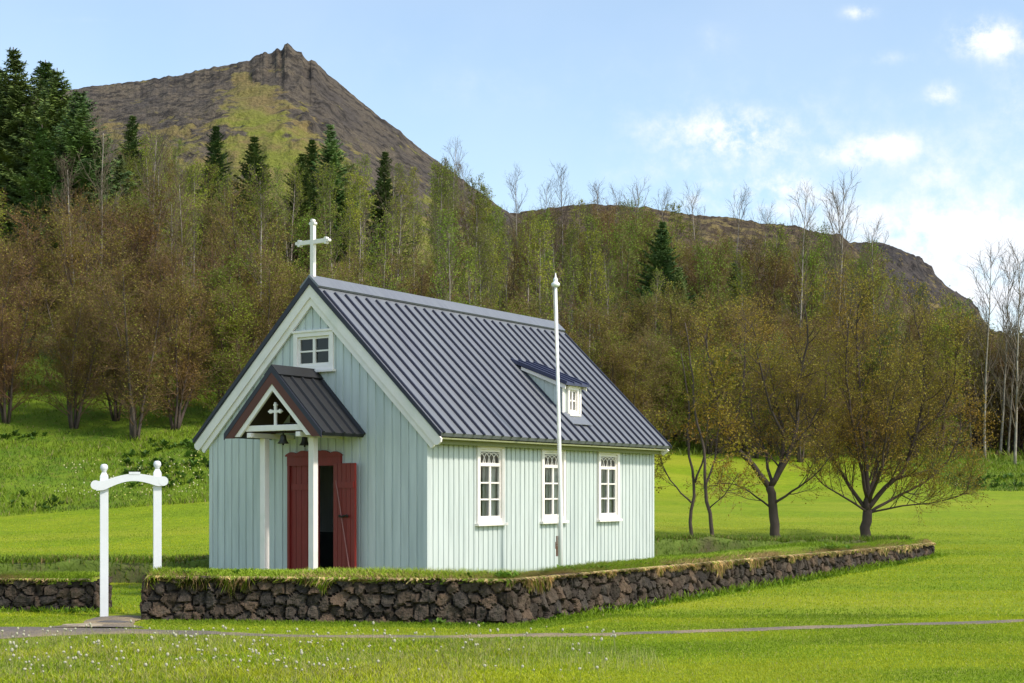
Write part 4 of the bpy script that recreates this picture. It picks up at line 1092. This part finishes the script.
BARE = [(97,124,61),(146,132,62),(183,182,60),(77,164,60),(170,200,64),(452,148,112),(470,168,114),(520,176,116),(540,186,118),(563,174,112),(600,186,110),(614,194,116),(632,190,112),(655,196,116),(702,196,106),(730,198,104),(757,214,106),(800,198,90),(838,190,88),(850,200,90),(876,232,92),(985,258,68),(1000,262,70),(1015,256,66),(1030,262,69),(1045,268,71),(388,170,84),(360,210,80),(290,205,82),(560,235,88),(610,250,84),(440,215,88),(505,225,96),(1008,300,72),(972,330,74)]
for (p,yt,Yd) in BARE:
    x = px(p,Yd); H = zat(yt,Yd)-tz(x,Yd); s = H/10.0
    lab = 'bare grey poplar standing above the wood against the sky' if yt < 212 and p > 430 and p < 900 else ('tall leafless poplar at the right edge of the wood' if p > 960 else 'bare pale-stemmed poplar in the brown wood on the slope')
    grp = 'bare poplars above the skyline' if yt < 212 and p > 430 and p < 900 else ('bare poplars at the right edge' if p > 960 else 'bare pale poplars within the wood')
    placed.append((x,Yd,1.2)); plant(bare[rw.randrange(3)], x, Yd, min(s,1.25), rw.uniform(0,6.28), lab, 'tree', grp, sz=s)
# foot of the wood: low multi-stemmed birches
cnt = 0
def woodY(p): return float(np.interp(p, [-60,0,200,450,700,1024,1100], [48.5,50,51.5,57.5,64.5,68,69]))
p = -60.0
while p < 1110:
    Yd = woodY(p)+rw.uniform(-1.2,2.2); x = px(p,Yd)
    if ok(x,Yd,1.7):
        s = rw.uniform(.78,1.05)
        grp = ('birches along the foot of the wood','multi-stemmed brown birch at the foot of the wooded slope')
        if p < 205: grp = ('birches along the foot of the wood left of the chapel','multi-stemmed brown birch at the foot of the slope left of the chapel')
        if rw.random() < (.85 if p < 205 else .6): src = brown[rw.randrange(5)]
        else: src = olive[rw.randrange(2)]; grp = ('olive birches along the foot of the wood','olive green young birch at the foot of the wooded slope')
        plant(src, x, Yd, s, rw.uniform(0,6.28), grp[1], 'tree', grp[0]); cnt += 1
    p += rw.uniform(17,29)
# top rows by column, so that the wood keeps its uneven outline
def topline(p): return np.interp(p, [-100,0,95,130,200,260,330,400,450,500,560,620,700,780,860,900,960,1024,1100],
                                   [230,150,150,135,142,150,160,155,172,205,214,212,216,222,236,266,300,334,345])
bands = [(3.0, 8.5, 3.0),(8.5,15,3.3),(15,24,3.6),(24,36,3.8),(36,50,4.0),(50,68,4.2)]
kinds_lab = {'brown':('brown birches inside the wood','brown twiggy birch in the middle of the dense wood'),
             'olive':('olive birches inside the wood','olive birch coming into leaf within the wood'),
             'green':('young green poplars inside the wood','upright poplar with fresh yellow green leaves in the wood')}
cb_ = {'brown':0,'olive':0,'green':0}
for bi,(a,b,dd) in enumerate(bands):
    tries = 0
    while tries < 260:
        tries += 1
        p = rw.uniform(-70, 1110); Yd = woodY(p)+rw.uniform(a,b)
        if Yd > 124: continue
        x = px(p,Yd)
        if not ok(x,Yd,dd): continue
        gz = tz(x,Yd); H = rw.uniform(.85,1.15)
        gp = np.interp(p, [0,100,300,400,600,700,1024], [.22,.45,.68,.85,.7,.55,.4])*np.interp(bi,[0,2,5],[.5,1.0,1.25])
        u_ = rw.random()
        if u_ < gp: kind, src, h0 = 'green', green[rw.randrange(4)], 9.0
        elif u_ < gp+.18: kind, src, h0 = 'olive', olive[rw.randrange(2)], 6.2
        else: kind, src, h0 = 'brown', brown[rw.randrange(5)], 6.2
        want = {'green':8.0,'olive':6.6,'brown':6.8}[kind]*H
        lim = zat(float(topline(p))+rw.uniform(-6,14), Yd)-gz
        if lim < 2.2: continue
        if bi > 3: want = min(max(want, lim*rw.uniform(.7,1.0)), want*1.35)
        want = min(want, lim); cb_[kind] += 1
        if cb_[kind] > 140: continue
        s = want/h0; g_, l_ = kinds_lab[kind]
        plant(src, x, Yd, max(s, .75), rw.uniform(0,6.28), l_, 'tree', g_, sz=s)
n_ = 0; tries = 0
while n_ < 78 and tries < 1500:          # the far top of the wood in front of the moor
    tries += 1; p = rw.uniform(430, 880); Yd = rw.uniform(94, 123); x = px(p,Yd)
    if not ok(x,Yd,2.2): continue
    gz = tz(x,Yd); want = (zat(float(topline(p))+rw.uniform(-8,22), Yd)-gz)
    if want < 3: continue
    u_ = rw.random(); kind, src, h0 = ('green', green[rw.randrange(4)], 9.0) if u_ < .5 else (('brown', brown[rw.randrange(5)], 6.2) if u_ < .8 else ('olive', olive[rw.randrange(2)], 6.2))
    g_, l_ = kinds_lab[kind]; s = min(want, 11)/h0; plant(src, x, Yd, min(s,1.25), rw.uniform(0,6.28), l_, 'tree', g_, sz=s); n_ += 1
print('trees foot', cnt, cb_)
for k in range(12):
    p, Yd = 975+k*11+rw.uniform(-4,4), rw.uniform(71,84); x = px(p,Yd)
    plant(brown[rw.randrange(5)], x, Yd, rw.uniform(.95,1.2), rw.uniform(0,6.28), 'brown twiggy birch low in the wood behind the tall leafless poplars at the right edge', 'tree', 'brown birches behind the right edge poplars')
# dense young evergreens and shrubs behind the lawn trees
for (p,Yd,s) in [(716,66,.9),(742,67,1.0),(770,68,1.0),(800,69,.9),(838,69,.95),(688,66,.85),(662,65,.8),(905,70,.85)]:
    x = px(p,Yd); plant(olive[rw.randrange(2)], x, Yd, s*.9, rw.uniform(0,6), 'leafy green birch at the wood edge behind the lawn trees', 'tree', 'green birches behind the lawn trees')

# ------------------------------------------------------------------ grass and ground cover
def blades(name, X, Y, Z, H, Wd, colr, seed, label, cat='grass', lean=.5, parent=None, m=GRASSM):
    rg = np.random.default_rng(seed); n = len(X)
    az = rg.uniform(0, 2*np.pi, n); ln = rg.normal(0, lean, (n,2))*H[:,None]
    dx = np.cos(az)*Wd; dy = np.sin(az)*Wd
    V = np.empty((n,5,3), np.float32)
    V[:,0] = np.stack([X-dx,Y-dy,Z],-1); V[:,1] = np.stack([X+dx,Y+dy,Z],-1)
    mx, my = X+ln[:,0]*.35, Y+ln[:,1]*.35
    V[:,2] = np.stack([mx+dx*.75,my+dy*.75,Z+H*.55],-1); V[:,3] = np.stack([mx-dx*.75,my-dy*.75,Z+H*.55],-1)
    V[:,4] = np.stack([X+ln[:,0],Y+ln[:,1],Z+H],-1)
    b = (np.arange(n)*5)[:,None]
    Qf = b+np.array([0,1,2,3]); Tf = b+np.array([3,2,4])
    o = mesh_np(name, V.reshape(-1,3), [Qf,Tf], m, parent, col=np.repeat(colr, 5, axis=0))
    if label: tag(o, label, cat, kind='stuff')
    return o
def pathdist(X, Y):
    d = np.full(X.shape, 9.)
    P_ = np.array(PATHC); w = PATHW
    for i in range(len(P_)-1):
        a, b = P_[i], P_[i+1]; ab = b-a; t = np.clip(((X-a[0])*ab[0]+(Y-a[1])*ab[1])/(ab@ab),0,1)
        dd = np.hypot(X-a[0]-ab[0]*t, Y-a[1]-ab[1]*t)-(w[i]*(1-t)+w[i+1]*t)*.5; d = np.minimum(d, dd)
    ab = np.array([-.05,1.8]); a = np.array([-4.9,16.6]); t = np.clip(((X-a[0])*ab[0]+(Y-a[1])*ab[1])/(ab@ab),0,1)
    return np.minimum(d, np.hypot(X-a[0]-ab[0]*t, Y-a[1]-ab[1]*t)-.35)
def wallside(X, Y, line, thick):
    """signed: distance outside the outer face (>0 outside), inf-ish beyond ends"""
    best = np.full(X.shape, 99.); 
    for i in range(len(line)-1):
        a = np.array(line[i]); b = np.array(line[i+1]); ab = b-a; L_ = np.hypot(*ab); n = np.array([ab[1],-ab[0]])/L_
        t = ((X-a[0])*ab[0]+(Y-a[1])*ab[1])/L_**2; s = (X-a[0])*n[0]+(Y-a[1])*n[1]
        tc = np.clip(t,0,1); dist = np.hypot(X-a[0]-ab[0]*tc, Y-a[1]-ab[1]*tc)
        sg = np.where((s < 0)&(s > -thick)&(t > 0)&(t < 1), -1, 1)*dist
        best = np.where(np.abs(sg) < np.abs(best), sg, best)
    return best
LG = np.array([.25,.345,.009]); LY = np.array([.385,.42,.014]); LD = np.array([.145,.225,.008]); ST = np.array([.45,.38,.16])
def gcol(rg, n, wy=.4, wd=.25, ws=.05, X=None, Y=None):
    c = np.tile(LG, (n,1)); u = rg.random(n)
    if X is not None:
        f = fbm(X*.5,Y*.9,55,4)*.5; g2 = fbm(X*.15,Y*1.3,56,3)*.4; u = np.clip(.5+(u-.5)*.6+f*1.3+g2*1.3,0,1)
    c[u > 1-wy] = LY; c[u < wd] = LD; c[rg.random(n) < ws] = ST
    return c*rg.uniform(.84,1.16,(n,1))
rg = np.random.default_rng(5)
def chapel_mask(X,Y,m=.05):
    a = (X-CX)*UU[0]+(Y-CY)*UU[1]; b = (X-CX)*WW[0]+(Y-CY)*WW[1]
    return (a > -m)&(a < LEN+m)&(b > -m)&(b < WID+m)
# 1 near lawn in front of the path
def field(n, y0, y1, mp=60):
    Y = rg.uniform(y0**2, y1**2, n)**.5; X = rg.uniform(-.5,.5,n)*(1024+2*mp)/F*Y; return X, Y
X, Y = field(300000, 11.2, 18.6)
pdn = pathdist(X,Y)+fbm(X*2.2,Y*2.2,61,3)*.10; wr = wallside(X,Y,RW,.8); wl = wallside(X,Y,LW,.75)
keep = (pdn > -.12)&(wr > -.02)&(wl > -.02)&((pdn > .03)|(rg.random(len(X)) < .22)); X, Y, pdn, wr, wl = X[keep],Y[keep],pdn[keep],wr[keep],wl[keep]
unmown = sm((1.6-X+fbm(X,Y,62,3)*1.2)/3.0)*sm((15.95-Y)/.5+.2)*(.45+.55*vnoise(X*1.6,Y*1.6,63))
unmown = np.maximum(unmown, sm((.40-np.minimum(np.abs(wr),np.abs(wl)))/.35)*.35)
H = (.020+.045*unmown*sm((pdn-.0)/.9+.12))*rg.uniform(.5,1.4,len(X)); Wd = .0035+.003*unmown
c = gcol(rg, len(X), .42, .22, .03, X, Y); st_ = (unmown > .3)&(rg.random(len(X)) < .10); c[st_] = ST*.9
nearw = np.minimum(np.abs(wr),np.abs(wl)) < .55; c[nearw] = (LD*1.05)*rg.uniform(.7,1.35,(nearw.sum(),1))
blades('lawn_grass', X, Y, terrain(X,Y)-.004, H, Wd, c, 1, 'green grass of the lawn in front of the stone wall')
# dry grass heads standing in the uncut strip
X, Y = field(16000, 11.6, 16.0); kp = (X < 1.4)&(pathdist(X,Y) > .15)&(vnoise(X*.9,Y*.9,96)-.25*sm((X+.5)/2) > .38); X, Y = X[kp], Y[kp]
blades('dry_stems', X, Y, terrain(X,Y)-.004, rg.uniform(.06,.16,len(X)), np.full(len(X),.0016), np.tile(np.array([.42,.41,.14]),(len(X),1))*rg.uniform(.6,1.2,(len(X),1)), 7, 'thin straw coloured stems standing in the uncut grass', lean=.2)
# 2 lawn beside the long wall, inside the yard and beyond
X, Y = field(430000, 18.0, 47); kp = rg.random(len(X)) < np.clip((47-Y)/18,0,1); X, Y = X[kp], Y[kp]
wr = wallside(X,Y,RW,.8); wl = wallside(X,Y,LW,.75); pdn = pathdist(X,Y); keep = (wr > -.02)&(wl > -.02)&(pdn > .0)&~chapel_mask(X,Y); X,Y,wr,wl = X[keep],Y[keep],wr[keep],wl[keep]
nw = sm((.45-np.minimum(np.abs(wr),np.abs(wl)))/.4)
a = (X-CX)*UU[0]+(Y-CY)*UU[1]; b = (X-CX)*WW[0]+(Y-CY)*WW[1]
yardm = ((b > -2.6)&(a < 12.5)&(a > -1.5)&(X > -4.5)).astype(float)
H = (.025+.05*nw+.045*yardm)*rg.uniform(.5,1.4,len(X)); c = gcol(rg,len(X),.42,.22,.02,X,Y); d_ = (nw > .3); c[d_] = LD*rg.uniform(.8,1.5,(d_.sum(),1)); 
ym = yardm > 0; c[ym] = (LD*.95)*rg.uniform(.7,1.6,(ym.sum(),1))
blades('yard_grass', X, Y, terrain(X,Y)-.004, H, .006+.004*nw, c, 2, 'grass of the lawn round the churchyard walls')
# 3 rough grass slope between lawn and wood
X, Y = field(210000, 40, 72); 
Pp = X/Y*F+512; Ybp = np.interp(Pp, [-900,0,200,450,700,1024,1900], [39,41,43,49,56,58,62]); s_ = Y-Ybp+fbm(X*.3,Y*.3,77,3)*1.2
keep = (s_ > mown(Pp)-.2)&(s_ < 16)&(rg.random(len(X)) < np.where(s_ < 9,1,.5)); X,Y,s_ = X[keep],Y[keep],s_[keep]
cl = vnoise(X*.9,Y*.9,88)
H = (.06+.15*cl)*rg.uniform(.5,1.3,len(X)); c = np.where((cl[:,None] > .55), np.array([[.17,.24,.014]]), np.array([[.10,.165,.012]]))*rg.uniform(.7,1.4,(len(X),1)); k3 = rg.random(len(X)) < .08; c[k3] = ST*.6
blades('rough_grass', X, Y, terrain(X,Y)-.02, H, .011+.007*cl, c, 3, 'rough dark green meadow grass on the slope below the wood')
# 4 leaf litter and low scrub under the trees
X, Y = field(60000, 56, 118); Pp = X/Y*F+512; Ybp = np.interp(Pp, [-900,0,200,450,700,1024,1900], [39,41,43,49,56,58,62]); keep = (Y-Ybp > 9); X,Y = X[keep],Y[keep]
cl = vnoise(X*.4,Y*.4,89); H = (.2+.6*cl**2)*rg.uniform(.4,1.3,len(X)); c = np.where(cl[:,None] > .5, np.array([[.16,.21,.02]]), np.array([[.21,.13,.06]]))*rg.uniform(.6,1.4,(len(X),1))
blades('undergrowth', X, Y, terrain(X,Y)-.05, H, .03+.02*cl, c, 4, 'low brown and green undergrowth among the trees of the wood', 'undergrowth')
# 5 turf growth on the walls
def captuft(cap, n, zf, seed, root, label_hint, face=1):
    ax, ay, bx, by, sc, L_ = cap; rg = np.random.default_rng(seed)
    s = rg.uniform(.1, L_-.02, n); 
    t = np.where(rg.random(n) < .42, rg.beta(1.1,5,n), rg.random(n)); t = .095+.81*np.clip(t, 0, 1)
    a_ = np.interp(s, sc, ax); b_ = np.interp(s, sc, ay); c_ = np.interp(s, sc, bx); d_ = np.interp(s, sc, by)
    X = a_*(1-t)+c_*t; Y = b_*(1-t)+d_*t; e = np.minimum(t,1-t)-.095
    Z = terrain(X,Y)+zf(X,Y)-.02+.06*sm(e/.22)-.005
    g2 = fbm(s*.7, s*0+t*2, seed+4, 4)
    dry = (rg.random(n) < np.where(t < .24, .38+g2*.7, .10+g2*.4) + .30*(X > 0)*(t < .26))
    H = np.where(dry, .035+.04*np.clip(g2+.3,0,1), .05+.06*np.clip(g2,0,1))*rg.uniform(.5,1.5,n)
    c = np.where(dry[:,None], np.array([[.42,.30,.12]]), np.array([[.26,.36,.022]]))*rg.uniform(.6,1.35,(n,1))
    o = blades('turf_blades', X-root.location.x, Y-root.location.y, Z-root.location.z, H, np.full(n,.006), c, seed, None, lean=.6, parent=root); o['kind'] = 'stuff'
    # dry fringe hanging over the stone face
    m = n//3; s = rg.uniform(.1,L_-.02,m); a_ = np.interp(s, sc, ax); b_ = np.interp(s, sc, ay); c_ = np.interp(s, sc, bx); d_ = np.interp(s, sc, by)
    g3 = fbm(s*.9, s*0, seed+9, 4); kp = rg.random(m) < .45+.9*g3 + .6*(a_ > 0); s, a_, b_, c_, d_, g3 = (v[kp] for v in (s,a_,b_,c_,d_,g3)); m = len(s)
    nx_, ny_ = (a_-c_), (b_-d_); nl = np.hypot(nx_,ny_); nx_ /= nl; ny_ /= nl
    X = a_-nx_*.075; Y = b_-ny_*.075; Z = terrain(X,Y)+zf(X,Y)-.0
    V = np.empty((m,4,3)); tx, ty = -ny_*.006, nx_*.006; dl = rg.uniform(.01,.085,m)*np.clip(1+1.6*g3,.3,2)*(.15+1.7*vnoise(s*9,s*0,seed+13)**1.5); out = rg.uniform(.0,.085,m); sk = rg.normal(0,.03,m)
    V[:,0] = np.stack([X-tx,Y-ty,Z+.02],-1); V[:,1] = np.stack([X+tx,Y+ty,Z+.02],-1)
    V[:,2] = np.stack([X+nx_*out,Y+ny_*out,Z+.01-dl*.3],-1)+np.stack([tx,ty,tx*0],-1); V[:,3] = np.stack([X+nx_*(out+.01)+tx/.006*sk,Y+ny_*(out+.01)+ty/.006*sk,Z-dl],-1)
    V -= np.array(root.location); b = (np.arange(m)*4)[:,None]
    c = np.where((rg.random(m) < .45+.3*(a_ > 0))[:,None], np.array([[.58,.41,.19]]), np.array([[.22,.30,.02]]))*rg.uniform(.4,1.3,(m,1))*(.6+.8*vnoise(s*5,s*0,seed+14))[:,None]
    o = mesh_np('dry_fringe', V.reshape(-1,3), [b+np.array([0,1,2]), b+np.array([0,2,3])], GRASSM, root, col=np.repeat(c,4,axis=0)); o['kind'] = 'stuff'
captuft(capR, 60000, hR2, 31, wallR, '')
captuft(capL, 20000, hL2, 32, wallL, '')
# 6 broad leafy weeds at wall foot and on the cap
def weeds(X, Y, Z, size, seed, colr, label, name='leafy_weeds', nl=9):
    rg = np.random.default_rng(seed); n = len(X); V = np.empty((n,nl,4,3)); 
    az = rg.uniform(0,2*np.pi,(n,nl)); el = rg.uniform(.2,1.2,(n,nl)); L_ = size[:,None]*rg.uniform(.6,1.2,(n,nl)); w = L_*.22
    dx = np.cos(az)*np.cos(el); dy = np.sin(az)*np.cos(el); dz = np.sin(el); ex = -np.sin(az); ey = np.cos(az)
    X = X[:,None]; Y = Y[:,None]; Z = Z[:,None]
    V[:,:,0] = np.stack([X+dx*0,Y+dy*0,Z+dz*0],-1); V[:,:,1] = np.stack([X+dx*L_*.5+ex*w,Y+dy*L_*.5+ey*w,Z+dz*L_*.6],-1)
    V[:,:,2] = np.stack([X+dx*L_,Y+dy*L_,Z+dz*L_*.85],-1); V[:,:,3] = np.stack([X+dx*L_*.5-ex*w,Y+dy*L_*.5-ey*w,Z+dz*L_*.6],-1)
    b = (np.arange(n*nl)*4)[:,None]; c = np.repeat(np.repeat(colr*rg.uniform(.7,1.4,(n,1)), nl, axis=0), 4, axis=0)
    return tag(mesh_np(name, V.reshape(-1,3), b+np.array([0,1,2,3]), GRASSM, col=c), label, 'weeds', kind='stuff')
def along(line, n, o0, o1, rgs):
    line = np.array(line,float); d = np.r_[0,np.cumsum(np.hypot(*np.diff(line,axis=0).T))]; s = rgs.uniform(0,d[-1],n)
    i = np.clip(np.searchsorted(d,s)-1,0,len(line)-2); t = (s-d[i])/(d[i+1]-d[i]); p = line[i]*(1-t)[:,None]+line[i+1]*t[:,None]; ab = line[i+1]-line[i]; L_ = np.hypot(ab[:,0],ab[:,1])
    o = rgs.uniform(o0,o1,n); return p[:,0]+ab[:,1]/L_*o, p[:,1]-ab[:,0]/L_*o
xa, ya = along(RW, 260, .0, .20, rg); xb, yb = along(LW, 160, .02, .3, rg); xa = np.r_[xa,xb]; ya = np.r_[ya,yb]
kp = vnoise(xa*1.3,ya*1.3,91) > .42; xa,ya = xa[kp],ya[kp]
weeds(xa, ya, terrain(xa,ya), rg.uniform(.05,.10,len(xa)), 41, np.tile(np.array([.09,.17,.012]),(len(xa),1)), 'broad leafy weeds growing along the foot of the stone walls')
xa, ya = along(RW, 520, -.66, -.16, rg); kp = vnoise(xa*1.1,ya*1.1,92) > .45; xa,ya = xa[kp],ya[kp]
weeds(xa, ya, np.interp(ya,[17,18,24,29,33],[.535,.53,.495,.46,.45])+.02, rg.uniform(.06,.12,len(xa)), 42, np.tile(np.array([.10,.19,.015]),(len(xa),1)), 'green leafy plants growing on top of the long stone wall')
# along the sunny chapel side and bank
cxb, cyb, oxb, oyb, sb = bk
n = 26000; i = rg.integers(0,len(cxb),n); t = rg.uniform(-1,1,n); X = cxb[i]+oxb[i]*t*.47; Y = cyb[i]+oyb[i]*t*.47; Z = terrain(X,Y)-.05+.38*sm((1-np.abs(t))/.30)
g4 = fbm(X*1.2,Y*1.2,66,3); c = np.where((rg.random(n) < .14+g4*.2)[:,None], np.array([[.28,.20,.08]]), np.array([[.13,.20,.014]]))*rg.uniform(.6,1.35,(n,1))
blades('bank_grass', X, Y, Z, rg.uniform(.05,.16,n), np.full(n,.009), c, 6, 'long grass growing on the bank behind the churchyard')
# lusher plants on the meadow slope
X, Y = field(5200, 41, 62); Pp = X/Y*F+512; Ybp = np.interp(Pp, [-900,0,200,450,700,1024,1900], [39,41,43,49,56,58,62]); kp = (Y-Ybp > .2+mown(Pp))&(Y-Ybp < 9)&(vnoise(X*.35,Y*.35,93) > .5); X,Y = X[kp],Y[kp]
weeds(X,Y,terrain(X,Y),rg.uniform(.12,.32,len(X)),43,np.tile(np.array([.06,.12,.014]),(len(X),1)),'clumps of lush broad-leaved plants on the meadow slope','meadow_plants',10)
# meadow flowers far off: speckle, nobody could count
X, Y = field(9000, 40.5, 66); Pp = X/Y*F+512; Ybp = np.interp(Pp, [-900,0,200,450,700,1024,1900], [39,41,43,49,56,58,62]); dd = Y-Ybp
kp = (dd > .1)&(dd < 5.5)&(mown(Pp) < 2)&(vnoise(X*.3,Y*.5,94)+.25*(dd<2.5)+.1*(np.abs(Pp-100)<120) > .80); X,Y = X[kp],Y[kp]; n = len(X)
Z = terrain(X,Y)+rg.uniform(.16,.38,n); r_ = rg.uniform(.015,.034,n)
oct_v = np.array([[1,0,0],[-1,0,0],[0,1,0],[0,-1,0],[0,0,1],[0,0,-1]]); oct_f = np.array([[0,2,4],[2,1,4],[1,3,4],[3,0,4],[2,0,5],[1,2,5],[3,1,5],[0,3,5]])
V = np.stack([X,Y,Z],-1)[:,None,:]+oct_v[None]*r_[:,None,None]; tag(mesh_np('meadow_flowers', V.reshape(-1,3), ((np.arange(n)*6)[:,None,None]+oct_f[None]).reshape(-1,3), PETAL), 'pale yellow and white flowers speckling the meadow slope', 'flowers', kind='stuff')

# dandelion clocks in the uncut grass: each a thing of its own
def dandelion():
    mb = MB(); mb.tube([(0,0,-.01),(.006,.002,.08),(.012,.0,.155)], [.0028,.0024,.002], 4, 0)
    c = Vector((.012,0,.165)); r_ = .0145; rd = random.Random(8)
    for k in range(90):
        z = 1-2*(k+.5)/90; a = k*2.39996; s_ = math.sqrt(1-z*z); d = Vector((s_*math.cos(a), s_*math.sin(a), z)); e = d.orthogonal().normalized(); f_ = d.cross(e)
        p = c+d*r_; w = .0042; mb.add([p+e*w, p+f_*w, p-e*w, p-f_*w], [(0,1,2,3)], None, 1)
    mb.lathe([(0,-.011),(.008,-.008),(.011,0),(.008,.008),(0,.011)], 8, Matrix.Translation(c), 1)
    return mb.build('dandelion', [STEM, PUFF])
dn = dandelion(); first = True; rd = random.Random(12); k = 0
while k < 298:
    Yd = rd.uniform(11.9, 16.1)**1.0; p = 512-abs(rd.gauss(0,1))*0-rd.uniform(-110,560)
    if p > 400 and rd.random() < .55: continue
    x = px(p,Yd); 
    dp = float(pathdist(np.array([x]),np.array([Yd]))[0])
    if dp < .05 or vnoise(np.array([x*1.0]),np.array([Yd*1.0]),95)[0]+(.16 if Yd > 13 else 0) < .42: continue
    o = dn if first else dn.copy()
    if not first: COL.objects.link(o)
    first = False; o.location = (x,Yd,tz(x,Yd)-.01); o.rotation_euler = (rd.uniform(-.25,.25), rd.uniform(-.25,.25), rd.uniform(0,6.28)); s = rd.uniform(.55,1.0); o.scale = (s,s,s*rd.uniform(.7,1.4))
    tag(o, 'dandelion clock with white seed head in the uncut grass in front of the path', 'dandelion', 'dandelion clocks in the uncut grass'); k += 1
